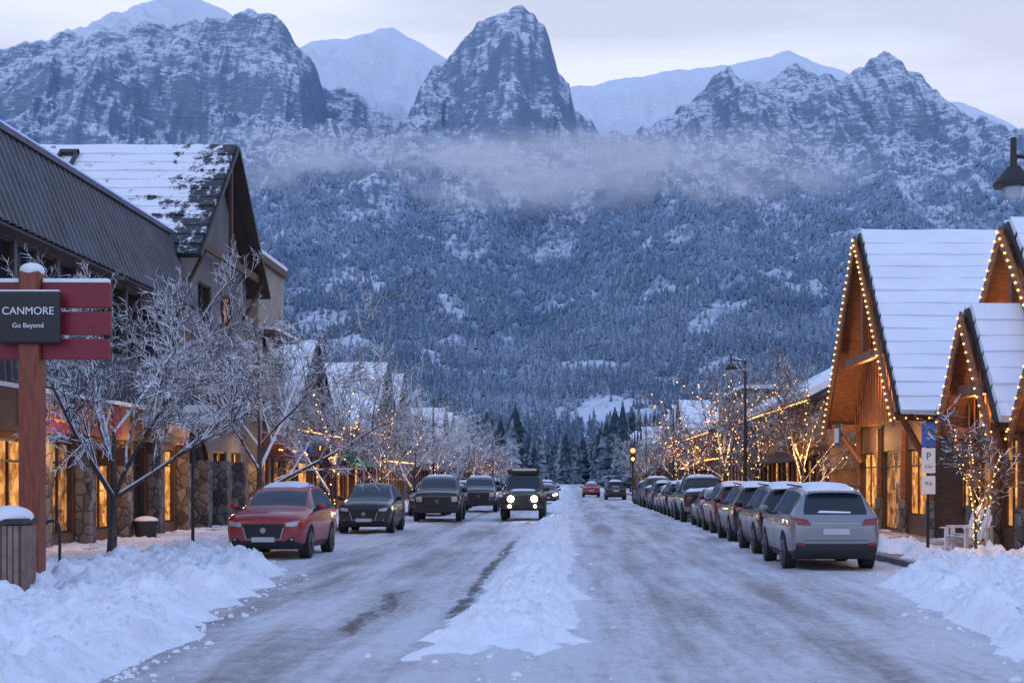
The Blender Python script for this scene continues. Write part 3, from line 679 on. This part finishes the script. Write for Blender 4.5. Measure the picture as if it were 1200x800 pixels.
SEDAN=[(-2.33,.36,.60,.70,.66,.66,.70,.56),(-2.28,.24,.74,.82,.74,.78,.80,.66),(-2.0,.20,.83,.88,.80,.84,.86,.72),(-1.5,.2,.85,.9,.86,.87,.92,.75),(-1.1,.2,.85,.9,.89,.87,.96,.75),(-1.0,.2,.85,.9,.9,.87,.98,.74),
 (-.25,.2,.85,.9,.92,.86,1.36,.60),(.05,.2,.85,.9,.93,.86,1.43,.58),(.14,.2,.85,.9,.93,.86,1.44,.58),(.22,.2,.85,.9,.93,.86,1.44,.58),(.9,.2,.85,.9,.94,.86,1.40,.57),(.98,.2,.85,.9,.94,.86,1.39,.57),(1.3,.2,.85,.9,.95,.86,1.28,.60),(1.35,.2,.85,.9,.95,.86,1.26,.60),
 (1.85,.22,.83,.88,.95,.84,1.03,.72),(2.22,.28,.8,.86,.93,.78,1.0,.66),(2.30,.40,.7,.78,.78,.7,.86,.6)]
PICK=[(-2.92,.50,.74,.82,.98,.80,1.05,.70),(-2.88,.38,.88,.95,1.12,.90,1.22,.80),(-2.6,.36,.92,.98,1.17,.95,1.29,.84),(-2.1,.36,.94,.99,1.2,.96,1.33,.85),(-1.6,.36,.94,.99,1.22,.96,1.36,.85),(-1.5,.36,.94,.99,1.23,.96,1.39,.84),
 (-.92,.36,.94,.99,1.25,.95,1.82,.74),(-.6,.36,.94,.99,1.26,.95,1.91,.72),(-.5,.36,.94,.99,1.26,.95,1.92,.72),(-.42,.36,.94,.99,1.26,.95,1.92,.72),(.5,.36,.94,.99,1.27,.95,1.92,.72),(.6,.36,.94,.99,1.27,.95,1.91,.72),(.95,.36,.94,.99,1.27,.95,1.85,.72),(1.0,.36,.94,.99,1.27,.95,1.80,.72),
 (1.06,.36,.94,.99,1.25,.95,1.31,.90),(2.82,.38,.94,.99,1.25,.95,1.31,.90),(2.9,.50,.88,.92,1.15,.88,1.22,.84)]
JEEP=[(-2.12,.58,.55,.60,1.0,.60,1.10,.56),(-2.10,.52,.66,.70,1.08,.68,1.16,.62),(-1.9,.48,.74,.76,1.12,.74,1.20,.66),(-1.3,.46,.8,.82,1.14,.80,1.24,.70),(-.9,.44,.84,.86,1.16,.84,1.27,.74),(-.84,.44,.86,.88,1.17,.86,1.29,.76),
 (-.62,.44,.88,.90,1.18,.88,1.80,.70),(-.5,.44,.88,.90,1.19,.88,1.86,.70),(.1,.44,.88,.90,1.19,.88,1.87,.70),(.18,.44,.88,.90,1.19,.88,1.87,.70),(1.1,.44,.88,.90,1.19,.88,1.87,.70),(1.18,.44,.88,.90,1.19,.88,1.87,.70),(1.9,.44,.88,.90,1.19,.88,1.86,.70),(2.0,.44,.88,.90,1.19,.88,1.82,.70),
 (2.05,.46,.88,.90,1.17,.87,1.30,.80),(2.08,.5,.86,.88,1.0,.85,1.1,.78),(2.1,.6,.8,.82,.9,.8,1.0,.72)]
CARS={}
def make_type(key,st,wf,wr,wrad,crease):
    b=MB(); rings=[]
    for (y,zb,wl,wm,zs,ws,zt,wt) in st:
        zm=zb+(zs-zb)*.55
        half=[(0,zb),(wl*.92,zb),(wl,zb+.10),(wm,zm),(ws,zs),(wt,zt-.05*(1 if zt-zs>.2 else .4)),(wt*.93,zt-.008),(wt*.5,zt+.02),(0,zt+.028)]
        ring=[(x,y,z) for x,z in half]+[(-x,y,z) for x,z in half[-2:0:-1]]
        rings.append(ring)
    n=len(rings[0]); vs=[p for r in rings for p in r]; fs=[];ms=[]
    for i in range(len(st)-1):
        for j in range(n):
            fs.append((i*n+j,i*n+(j+1)%n,(i+1)*n+(j+1)%n,(i+1)*n+j))
            jj=j if j<8 else n-1-j
            m=0
            if jj<=1: m=2
            if 5<=i<=12 and jj==4: m=1
            if i in (8,11) and jj==4: m=2
            if i==7 and key in('jeep',) and jj==4: m=1
            if i in (5,) and jj in (6,7): m=1
            if i==13 and jj in (6,7): m=1
            ms.append(m)
    fs.append(tuple(range(n))); ms.append(0); fs.append(tuple(range((len(st)-1)*n+n-1,(len(st)-1)*n-1,-1))); ms.append(0)
    me=bpy.data.meshes.new(key); me.from_pydata(vs,[],fs)
    for m in (P_black,m_darkglass,m_black): me.materials.append(m)
    me.polygons.foreach_set('material_index',ms)
    at=me.attributes.new('crease_edge','FLOAT','EDGE')
    for ed in me.edges:
        a,c=ed.vertices; ja,jc=a%n,c%n
        v=0
        if ja==jc and (ja if ja<=8 else n-ja) in (4,): v=.55
        if ja==jc and (ja if ja<=8 else n-ja) in (5,6): v=.4
        if a//n==c//n and a//n in(5,13,14): v=.4
        if a//n==c//n and a//n in (0,len(st)-1): v=.5
        at.data[ed.index].value=max(v,crease)
    me.update()
    import bmesh
    bm=bmesh.new(); bm.from_mesh(me); bmesh.ops.recalc_face_normals(bm,faces=bm.faces); bm.to_mesh(me); bm.free()
    o=bpy.data.objects.new(key,me); COL.objects.link(o)
    s=o.modifiers.new('s','SUBSURF'); s.levels=2; s.render_levels=2
    cuts=[]
    for yw in (wf,wr):
        for sx in(-1,1):
            c=MB(); c.tube((sx*.55,yw,wrad+.02),(sx*1.3,yw,wrad+.02),wrad*1.17,wrad*1.17,28,2)
            co=c.obj('cut',[P_black,m_darkglass,m_black]); cuts.append(co)
            md=o.modifiers.new('b','BOOLEAN'); md.object=co; md.operation='DIFFERENCE'; md.solver='EXACT'
    bpy.context.view_layer.update(); dg=bpy.context.evaluated_depsgraph_get()
    body=bpy.data.meshes.new_from_object(o.evaluated_get(dg))
    body.polygons.foreach_set('use_smooth',[True]*len(body.polygons))
    for c in cuts: bpy.data.objects.remove(c)
    bpy.data.objects.remove(o)
    bv=BVHTree.FromPolygons([v.co.copy() for v in body.vertices],[tuple(p.vertices) for p in body.polygons])
    D=MB()
    y0,y1=st[0][0],st[-1][0]
    def decal(q,axis,sg,mi,off=.012,nu=8,nv=4,th=0):
        vs=[]
        for v in range(nv+1):
            for u in range(nu+1):
                s_,t_=u/nu,v/nv
                a=(q[0][0]*(1-s_)+q[1][0]*s_)*(1-t_)+(q[3][0]*(1-s_)+q[2][0]*s_)*t_
                c=(q[0][1]*(1-s_)+q[1][1]*s_)*(1-t_)+(q[3][1]*(1-s_)+q[2][1]*s_)*t_
                if axis=='f': org,dr=Vector((a,-4,c)),Vector((0,1,0))
                elif axis=='r': org,dr=Vector((a,4,c)),Vector((0,-1,0))
                elif axis=='s': org,dr=Vector((sg*3,a,c)),Vector((-sg,0,0))
                else: org,dr=Vector((a,c,4)),Vector((0,0,-1))
                hit=bv.ray_cast(org,dr)[0]
                if hit is None: return
                e_=off
                if th: e_=off+th*max(0,min(1,8*min(s_,1-s_)))*max(0,min(1,8*min(t_,1-t_)))*(1+.25*math.sin(9*a+5*c)*math.cos(4*c))
                vs.append(hit-dr*e_)
        fs=[(v*(nu+1)+u,v*(nu+1)+u+1,(v+1)*(nu+1)+u+1,(v+1)*(nu+1)+u) for v in range(nv) for u in range(nu)]
        D.add(vs,fs,mi)
    def rect(a,b_,c,d): return [(a,c),(b_,c),(b_,d),(a,d)]
    if key=='suv':
        decal([(-.40,.48),(.40,.48),(.47,.80),(-.47,.80)],'f',0,0)
        decal([(-.47,.72),(-.40,.46),(-.37,.46),(-.44,.72)],'f',0,4,.02); decal([(.47,.72),(.40,.46),(.37,.46),(.44,.72)],'f',0,4,.02); decal(rect(-.4,.4,.45,.47),'f',0,4,.02)
        decal(rect(-.6,.6,.33,.42),'f',0,0); D.tube((0,-2.33,.66),(0,-2.30,.66),.065,.065,14,4)
        for s in(-1,1):
            decal([(s*.50,.74),(s*.76,.76),(s*.80,.88),(s*.50,.83)],'f',0,1,.014); decal(rect(s*.58,s*.70,.42,.50),'f',0,0); decal(rect(s*.61,s*.67,.44,.48),'f',0,1,.018)
            decal([(s*.50,.90),(s*.80,.92),(s*.84,1.06),(s*.56,1.02)],'r',0,2,.014); decal(rect(s*.62,s*.78,.50,.56),'r',0,2,.014)
        decal(rect(-.26,.26,.40,.51),'f',0,3,.03); decal(rect(-.48,.48,.92,.955),'r',0,4,.012)
        decal(rect(-.26,.26,.72,.84),'r',0,3,.02); decal([(-.78,.30),(.78,.30),(.80,.54),(-.80,.54)],'r',0,0,.012)
        decal(rect(-.62,.62,.60,.61),'r',0,0,.01)
        decal([(-.62,1.12),(.62,1.12),(.52,1.50),(-.52,1.50)],'r',0,6,.01)
        decal([(-.30,1.14),(.36,1.15),(.30,1.19),(-.3,1.17)],'r',0,5,.02)
        D.box(-.5,.5,1.93,2.08,1.545,1.575,10)
        decal(rect(-.50,.50,-.1,1.8),'t',0,5,.0,10,16,.07)
    if key=='sedan':
        decal([(-.42,.42),(.42,.42),(.46,.66),(-.46,.66)],'f',0,0)
        for s in(-1,1):
            decal([(s*.50,.62),(s*.78,.64),(s*.80,.74),(s*.50,.70)],'f',0,7,.014)
            decal([(s*.45,.76),(s*.80,.78),(s*.80,.90),(s*.45,.88)],'r',0,2,.014)
        decal(rect(-.26,.26,.42,.53),'f',0,3,.03); decal(rect(-.26,.26,.60,.71),'r',0,3,.02); decal(rect(-.76,.76,.30,.44),'r',0,0)
        decal(rect(-.46,.46,0,.85),'t',0,5,.0,8,10,.05)
    if key=='pick':
        decal([(-.52,.62),(.52,.62),(.58,1.10),(-.58,1.10)],'f',0,0)
        decal(rect(-.08,.08,.80,.96),'f',0,9,.02)
        decal(rect(-.58,.58,1.07,1.10),'f',0,9,.022)
        for s in(-1,1):
            decal([(s*.62,.86),(s*.86,.86),(s*.88,1.08),(s*.62,1.08)],'f',0,1,.014)
            decal(rect(s*.74,s*.86,.80,1.15),'r',0,2,.014); decal(rect(s*.62,s*.78,.46,.56),'f',0,1,.02)
        D.box(-.95,.95,-3.02,-2.84,.42,.62,0); D.box(-.92,.92,2.86,3.0,.48,.66,4)
        decal(rect(-.26,.26,.64,.74),'r',0,3,.02)
        decal(rect(-.60,.60,-.5,.7),'t',0,5,.0,8,10,.07); decal(rect(-.8,.8,1.2,2.7),'t',0,5,.0,8,10,.09)
    if key=='jeep':
        for k in range(7):
            xx=-.30+k*.1; decal(rect(xx-.03,xx+.03,.72,1.02),'f',0,0,.012,2,4)
        for s in(-1,1):
            D.tube((s*.48,-2.2,.90),(s*.48,-2.0,.90),.13,.13,16,7); D.tube((s*.48,-2.17,.90),(s*.48,-2.0,.90),.15,.15,16,4)
            D.tube((s*.52,-2.38,.60),(s*.52,-2.3,.60),.06,.06,10,7)
            D.box(s*.62,s*.98,-2.0,-.85,.90,.96,0); D.box(s*.62,s*.98,-2.02,-1.9,.68,.96,0); D.box(s*.84,s*.98,.95,1.9,.90,.96,0)
            decal(rect(s*.70,s*.84,.80,1.0),'r',0,2,.02)
        D.box(-.85,.85,-2.35,-2.16,.50,.68,0)
        D.box(-.62,.62,-.45,1.8,1.97,2.0,0); 
        for k in range(6): D.box(-.62,.62,-.45+k*.43,-.40+k*.43,1.90,2.06,0)
        for s in(-1,1): D.box(s*.62,s*.66,-.45,1.8,1.90,2.1,0)
        D.box(-.55,.55,-.58,-.50,1.94,2.06,0)
        decal(rect(-.5,.5,-1.8,-1.0),'t',0,5,.0,6,6,.03); D.box(-.5,.5,.2,1.6,2.06,2.16,5)
        D.tube((0,2.1,1.0),(0,2.35,1.0),.38,.38,20,8)
    bz={'suv':1.09,'sedan':.95,'pick':1.27,'jeep':1.2}[key]; bx={'suv':.92,'sedan':.88,'pick':1.02,'jeep':.90}[key]
    ym={'suv':-.78,'sedan':-.8,'pick':-1.25,'jeep':-.72}[key]
    for s in(-1,1):
        D.ell((s*(bx+.10),ym,bz+.08),(.11,.07,.085 if key!='pick' else .14),10 if key!='jeep' else 0); D.tube((s*(bx-.06),ym,bz),(s*(bx+.06),ym,bz+.04),.03,.03,6,0)
        for yy in {'suv':(-.95,.16,1.2),'sedan':(-1.0,.16,1.0),'pick':(-1.5,-.48,.62),'jeep':(-.85,.12,1.12)}[key]:
            decal(rect(yy-.007,yy+.007,.36,bz-.04),'s',s,0,.004,1,8)
        for yy in {'suv':(-.05,1.0),'sedan':(-.05,.85),'pick':(-.7,.4),'jeep':(-.05,.95)}[key]:
            decal(rect(yy-.09,yy+.09,bz-.16,bz-.13),'s',s,4,.025,3,1)
        decal(rect(wf+wrad*1.25,wr-wrad*1.25,.27 if key!='jeep' else .5,.36 if key!='jeep' else .56),'s',s,0,.01,8,1)
        if key=='suv':
            D.tube((s*.60,-.1,1.70),(s*.59,1.7,1.66),.018,.018,6,0)
        for yw in (wf,wr):
            xo=s*(bx-.01); xi=s*(bx-.25)
            D.tube((xi,yw,wrad),(xo,yw,wrad),wrad,wrad,28,8); D.tube((xo,yw,wrad),(xo+s*.012,yw,wrad),wrad*.68,wrad*.66,24,9)
            D.tube((xo+s*.012,yw,wrad),(xo+s*.014,yw,wrad),wrad*.58,wrad*.58,24,0)
            for k in range(5):
                a=2*math.pi*k/5+.3; dx=Vector((0,math.cos(a),math.sin(a))); c0=Vector((xo+s*.02,yw,wrad))
                D.tube(c0+dx*.03,c0+dx*wrad*.62,.035,.022,5,9)
            D.tube((xo,yw,wrad),(xo+s*.035,yw,wrad),.05,.045,10,9)
    D.box(-bx+.12,bx-.12,y0+.35,y1-.35,.22 if key!='jeep' and key!='pick' else .42,.5,0)
    CARS[key]=(body,D)
make_type('suv',SUV,-1.40,1.30,.35,0)
make_type('sedan',SEDAN,-1.40,1.35,.33,0)
make_type('pick',PICK,-1.95,1.75,.40,.25)
make_type('jeep',JEEP,-1.42,1.35,.41,.45)
def car(name,key,x,y,rot,pm,lit=False,snow=True,sc=1.0):
    body,D=CARS[key]; e=empty(name,(x,y,.035)); e.rotation_euler=(0,0,R(rot)); e.scale=(sc,sc,sc)
    bo=body.copy(); bo.materials[0]=pm
    o=bpy.data.objects.new('body',bo); COL.objects.link(o); o.parent=e
    b=MB(); b.v=D.v; b.f=list(D.f); b.m=list(D.m)
    if not snow:
        k=[i for i,m in enumerate(b.m) if m!=5]; b.f=[b.f[i] for i in k]; b.m=[b.m[i] for i in k]
    b.obj('wheels_lights_trim',[m_black,m_head if lit else m_lens,m_tail,m_plateW,m_chrome,m_carsnow,m_darkglass,m_head if lit else m_lens,m_tyre,m_rim,pm],e)
    return e
car('parked_suv','suv',-6.8,32.6+2.3,-1,P_red)
car('parked_suv','suv',-6.75,48+2.3,0,P_black,snow=False)
car('pickup_truck','pick',-5.6,61+2.9,2,P_black)
car('off_road_vehicle','jeep',-1.95,63+2.1,0,P_green,lit=True,sc=1.06)
car('pickup_truck','pick',-4.9,79+2.9,1,P_grey)
car('parked_suv','suv',-6.9,73,0,P_blue); car('parked_car','sedan',-6.9,90,0,P_grey); car('parked_suv','suv',-6.9,98,0,P_white)
car('parked_car','sedan',-6.9,112,0,P_black); car('parked_suv','suv',-6.9,121,0,P_grey)
car('car','sedan',-1.55,108,0,P_grey,lit=True); car('car','suv',-1.75,122,0,P_black,lit=True); car('car','sedan',-2.0,150,0,P_black,lit=True)
car('car','sedan',2.4,148,180,P_red); car('car','suv',4.2,128,180,P_black); car('car','sedan',3.2,190,180,P_grey)
yy=28.6
for (k,pm,x,gap) in (('suv',P_white,5.3,0),('suv',P_black,5.45,1.3),('suv',P_black,5.6,2.2),('suv',P_maroon,5.75,2.2),('sedan',P_grey,5.8,1.2),('pick',P_black,5.8,1.6),('suv',P_grey,5.8,1.2),('suv',P_black,5.8,1.2),('sedan',P_white,5.8,1.5),('suv',P_blue,5.8,1.5),('pick',P_grey,5.8,1.5),('suv',P_black,5.8,1.5),('suv',P_grey,5.8,1.5)):
    yy+=gap; L=5.8 if k=='pick' else 4.6
    car('parked_suv' if k=='suv' else 'parked_car' if k=='sedan' else 'pickup_truck',k,x,yy+L/2,180,pm); yy+=L

# ------------------------------------------------------------------ signs, lamps, furniture
e=empty('town_wayfinding_sign',(-8.3,22.5,0))
b=MB(); b.box(-.16,.16,-.16,.16,0,5.05); b.obj('post',m_post,e,bevel=.02)
b=MB(); b.box(-.50,.52,-.25,-.19,3.93,4.72); b.obj('name_plate',m_plate,e,bevel=.05)
b=MB()
for z0,z1,xr_ in((4.50,4.88,1.22),(4.08,4.44,1.22),(3.70,4.02,1.20)): b.box(.165,xr_,-.05,.05,z0,z1); b.box(-1.2,-.165,-.05,.05,z0,z1)
b.obj('direction_boards',m_maroon,e,bevel=.012)
b=MB(); b.ell((0,0,5.08),(.19,.19,.12)); b.box(.18,1.2,-.07,.07,4.885,4.95); b.box(-1.2,-.18,-.07,.07,4.885,4.95); b.box(-.45,.5,-.26,-.18,4.723,4.75); b.obj('snow_caps',m_carsnow,e,bevel=.03)
text('CANMORE',(.03,-.262,4.42),.165,(90,0,0),m_white,e); text('Go Beyond',(.03,-.262,4.20),.105,(90,0,0),m_white,e)
m_slat=M('weathered_slats',(.22,.15,.13),.7,var=.3,scale=5)
for (x,y) in((-7.85,20.4),(-8.4,20.7)):
    e=empty('litter_bin',(x,y,0)); b=MB(); b.box(-.24,.24,-.24,.24,.1,1.22); b.obj('liner',m_dark,e)
    b=MB()
    for k in range(6):
        a=-.24+k*.082; b.box(a,a+.065,-.29,-.245,.1,1.2); b.box(a,a+.065,.245,.29,.1,1.2); b.box(.245,.29,a,a+.065,.1,1.2); b.box(-.29,-.245,a,a+.065,.1,1.2)
    b.obj('wood_slats',m_slat,e); b=MB(); b.box(-.31,.31,-.31,.31,1.223,1.3); b.obj('lid',m_dark,e)
    b=MB(); b.ell((0,0,1.32),(.33,.33,.16),0,16,8); b.obj('snow_cap',m_carsnow,e,smooth=True)
for i,x in enumerate((-9.15,-8.75)):
    e=empty('bike_rack',(x,24.6,0)); b=MB()
    for k in range(10):
        a0=math.pi*k/10;a1=math.pi*(k+1)/10; b.tube((.14*math.cos(a0),0,1.0+.14*math.sin(a0)),(.14*math.cos(a1),0,1.0+.14*math.sin(a1)),.028,.028,6)
    for s in(-1,1): b.tube((s*.14,0,0),(s*.14,0,1.0),.028,.028,6)
    b.obj('hoop',m_black,e)
e=empty('street_name_sign',(-8.6,33.3,0)); b=MB(); b.tube((0,0,0),(0,0,3.7),.04,.035,8); b.tube((0,0,2.2),(0,0,2.9),.08,.08,8); b.obj('pole',m_black,e)
b=MB(); b.box(-.38,.58,-.06,-.04,3.12,3.54); b.obj('sign_panel',m_white,e); text('GROVER-FROESE',(.10,-.065,3.33),.118,(90,0,0),m_plate,e,ext=.003)
e=empty('parking_sign',(7.95,32.0,0)); b=MB(); b.tube((0,0,0),(0,0,3.15),.035,.035,8); b.obj('post',m_black,e)
b=MB(); b.box(-.15,.15,-.06,-.045,2.56,3.08,0); b.box(-.15,.15,-.06,-.045,1.98,2.53,1); b.box(-.15,.15,-.06,-.045,1.52,1.92,1); b.obj('sign_panels',[m_blue,m_white],e)
b=MB()
for k in range(9):
    a0=R(200+k*26);a1=R(200+(k+1)*26); b.tube((.06*math.cos(a0),-.066,2.80+.06*math.sin(a0)),(.06*math.cos(a1),-.066,2.80+.06*math.sin(a1)),.008,.008,4)
b.ell((-.01,-.066,2.98),(.02,.006,.02)); b.tube((-.01,-.066,2.96),(0,-.066,2.84),.011,.011,4); b.tube((0,-.066,2.84),(.05,-.066,2.83),.01,.01,4); b.tube((.05,-.066,2.83),(.08,-.066,2.75),.01,.01,4); b.obj('wheelchair_symbol',m_white,e)
text('P',(0,-.062,2.35),.22,(90,0,0),m_green,e); text('2 hr',(0,-.062,2.12),.1,(90,0,0),m_green,e); text('9-6',(0,-.062,1.75),.12,(90,0,0),m_green,e)
def lamp(x,y,s,h=6.0,arm=.9):
    e=empty('street_lamp',(x,y,0)); b=MB(); b.tube((0,0,0),(0,0,h+.3),.08,.05,10); b.tube((0,0,0),(0,0,.9),.14,.11,10)
    b.tube((0,0,h+.25),(s*arm,0,h+.35),.03,.03,8); b.tube((0,0,h-.3),(s*arm*.6,0,h+.3),.02,.02,6); b.obj('post',m_black,e)
    b=MB(); b.tube((s*arm,0,h+.6),(s*arm,0,h+.2),.04,.05,10); b.tube((s*arm,0,h+.2),(s*arm,0,h-.02),.09,.26,16); b.tube((s*arm,0,h-.02),(s*arm,0,h-.08),.27,.27,16); b.obj('shade',m_black,e)
    b=MB(); b.ell((s*arm,0,h-.1),(.16,.16,.2)); b.obj('globe',m_lens,e)
lamp(7.1,20,-1,5.95,.95)
for y in(92,125,165): lamp(-8.5,y,1,6.6,.8)
for y in(62,104,140,175): lamp(7.6,y,-1,6.6,.6)
e=empty('traffic_signal',(5.4,120,0)); b=MB(); b.tube((0,0,0),(0,0,4.6),.09,.07,8); b.box(-.22,.22,-.2,.05,3.2,4.5); b.obj('post_and_head',m_black,e)
b=MB(); b.ell((0,-.22,4.2),(.2,.08,.2)); b.obj('red_lens',m_redlamp,e); b=MB(); b.ell((0,-.22,3.5),(.14,.07,.14)); b.obj('amber_lens',m_amber,e)
def chair(x,y,rot):
    e=empty('adirondack_chair',(x,y,.14)); e.rotation_euler=(0,0,R(rot)); b=MB()
    for k in range(5):
        a=-.26+k*.108; b.slab([(a,.25,.28),(a+.095,.25,.28),(a+.095,.55,1.0+.03*(2-abs(k-2))),(a,.55,1.0+.03*(2-abs(k-2)))],.025)
        b.slab([(-.28,-.30+k*.11,.40-k*.025),(.28,-.30+k*.11,.40-k*.025),(.28,-.21+k*.11,.38-k*.025),(-.28,-.21+k*.11,.38-k*.025)],.022)
    for s in(-1,1):
        b.box(s*.36-.06,s*.36+.06,-.38,.42,.58,.605); b.box(s*.31-.025,s*.31+.025,-.32,-.22,0,.58); b.slab([(s*.30-.015,-.3,.28),(s*.30-.015,-.3,.40),(s*.30-.015,.62,.08),(s*.30-.015,.62,0)],.03); b.box(s*.33-.02,s*.33+.02,.34,.42,.2,.58)
    b.obj('slats',m_white,e)
chair(9.15,33.4,-60); chair(9.6,34.6,-70)
for (x,y) in((-12.2,42),(-12,58),(9.3,47)):
    e=empty('planter',(x,y,.14)); b=MB(); b.tube((0,0,0),(0,0,.5),.28,.38,12); b.obj('pot',m_dark,e); b=MB(); b.ell((0,0,.5),(.36,.36,.14)); b.obj('snow',m_carsnow,e,smooth=True)

# ------------------------------------------------------------------ mist band: stacked thin veils of cloud
def mist():
    m=bpy.data.materials.new('mist'); m.use_nodes=True; nt=m.node_tree; nt.nodes.clear()
    out=NN(nt,'ShaderNodeOutputMaterial'); mx=NN(nt,'ShaderNodeMixShader'); tr=NN(nt,'ShaderNodeBsdfTransparent')
    df=NN(nt,'ShaderNodeBsdfDiffuse'); df.inputs[0].default_value=(.93,.96,1,1); tl=NN(nt,'ShaderNodeBsdfTranslucent'); tl.inputs[0].default_value=(.93,.96,1,1)
    m2=NN(nt,'ShaderNodeMixShader'); m2.inputs[0].default_value=.25; nt.links.new(df.outputs[0],m2.inputs[1]); nt.links.new(tl.outputs[0],m2.inputs[2])
    up=NN(nt,'ShaderNodeCombineXYZ'); up.inputs[1].default_value=-.4; up.inputs[2].default_value=.9; nt.links.new(up.outputs[0],df.inputs['Normal'])
    nt.links.new(tr.outputs[0],mx.inputs[1]); nt.links.new(m2.outputs[0],mx.inputs[2]); nt.links.new(mx.outputs[0],out.inputs[0])
    a=NN(nt,'ShaderNodeAttribute'); a.attribute_name='edge'
    n=noise(nt,.0065,8,(.8,1,2.4),.62)
    nt.links.new(math_(nt,'MULTIPLY',a.outputs['Fac'],rng(nt,n,.36,.64,0,.58)),mx.inputs[0])
    V=[];F=[];E=[]
    for k in range(6):
        yc=3420-k*75; zc=.2130*yc+7*math.sin(k*2.3); nx,nz=70,20; o=len(V); wx=800-70*(k%3); x0=-90+110*math.sin(k*1.9)
        for j in range(nz+1):
            for i in range(nx+1):
                u=i/nx*2-1; v=j/nz*2-1
                V.append((x0+wx*u,yc+60*math.sin(u*4+k)+25*v,zc+v*105+18*math.sin(u*5+k*1.3)-8*u))
                E.append((1-u*u)**.9*(1-v*v)**1.4)
        for j in range(nz):
            for i in range(nx): q=o+j*(nx+1)+i; F.append((q,q+1,q+nx+2,q+nx+1))
    me=bpy.data.meshes.new('mist_cloud'); me.from_pydata(V,[],F); at=me.attributes.new('edge','FLOAT','POINT'); at.data.foreach_set('value',E)
    me.polygons.foreach_set('use_smooth',[True]*len(F)); me.materials.append(m); o=bpy.data.objects.new('mist_cloud',me); COL.objects.link(o)
mist()

# ------------------------------------------------------------------ world, sun, lamps
w=bpy.data.worlds.new('World'); scene.world=w; w.use_nodes=True; nt=w.node_tree; bg=nt.nodes['Background']
sky=NN(nt,'ShaderNodeTexSky',sky_type='NISHITA'); sky.sun_disc=False; sky.sun_elevation=R(4); sky.sun_rotation=R(150)
tc=NN(nt,'ShaderNodeTexCoord'); s=NN(nt,'ShaderNodeSeparateXYZ'); nt.links.new(tc.outputs['Generated'],s.inputs[0])
ramp=NN(nt,'ShaderNodeValToRGB'); nt.links.new(s.outputs[2],ramp.inputs[0]); cr=ramp.color_ramp
cr.elements[0].position=0; cr.elements[0].color=(.68,.77,1.0,1); cr.elements[1].position=1; cr.elements[1].color=(.38,.55,1.0,1)
for p_,c in((.22,(.76,.81,1.0)),(.34,(.73,.79,1.0)),(.52,(.45,.60,1.0))): e_=cr.elements.new(p_); e_.color=(*c,1)
mp=NN(nt,'ShaderNodeMapping'); mp.inputs['Scale'].default_value=(1.3,1.3,6); mp.inputs['Location'].default_value=(.3,.1,.4); nt.links.new(tc.outputs['Generated'],mp.inputs[0])
n=NN(nt,'ShaderNodeTexNoise'); n.inputs['Scale'].default_value=2.6; n.inputs['Detail'].default_value=7; n.inputs['Roughness'].default_value=.5; nt.links.new(mp.outputs[0],n.inputs['Vector'])
dark=mixc(nt,.78,(0,0,.06),ramp.outputs[0]); 
cl=mixc(nt,rng(nt,n.outputs['Fac'],.38,.60),dark,ramp.outputs[0])
sc_=NN(nt,'ShaderNodeVectorMath',operation='SCALE'); nt.links.new(sky.outputs[0],sc_.inputs[0]); sc_.inputs['Scale'].default_value=.08
fin=mixc(nt,.96,sc_.outputs[0],cl); nt.links.new(fin,bg.inputs[0]); bg.inputs[1].default_value=1.16
sl=bpy.data.lights.new('sun','SUN'); sl.energy=.3; sl.angle=R(25); sl.color=(1,.93,.92); so=bpy.data.objects.new('sun',sl); so.rotation_euler=(R(55),0,R(-35)); COL.objects.link(so)
def pl(x,y,z,e_,col=(1,.5,.16),r=.15,name='shop_lamp'):
    l=bpy.data.lights.new(name,'POINT'); l.energy=e_; l.color=col; l.shadow_soft_size=r; o=bpy.data.objects.new(name,l); o.location=(x,y,z); COL.objects.link(o)
for p in((10.1,48.9,5.2,150),(10.1,45.5,3.2,110),(10.1,52,3.2,110),(9.8,34.6,3.6,90),(11.1,36.5,4.8,120),(9.9,29.8,3.2,50),(-11.9,35,2.6,70),(-11.9,41,2.6,70),(-11.9,47,2.6,70),(-12.2,58,2.6,90),(8.4,30,1.4,14),(8.3,76,4,110),(9,56,3,90),(-9,57,2.5,60),(-9,70,2.5,60),(-11.5,84,2.8,180),(9,92,2.8,180),(-10,105,3,220),(9,115,3,220)): pl(*p)

# ------------------------------------------------------------------ camera
c=bpy.data.cameras.new('camera'); c.lens=51; c.sensor_width=36; c.shift_x=-65/1200; c.shift_y=161/1200; c.clip_end=20000; c.clip_start=.1
co=bpy.data.objects.new('camera',c); co.location=(0,0,1.85); co.rotation_euler=(R(90),0,0); COL.objects.link(co); scene.camera=co
scene.view_settings.view_transform='Standard'; scene.view_settings.look='None'; scene.view_settings.exposure=0
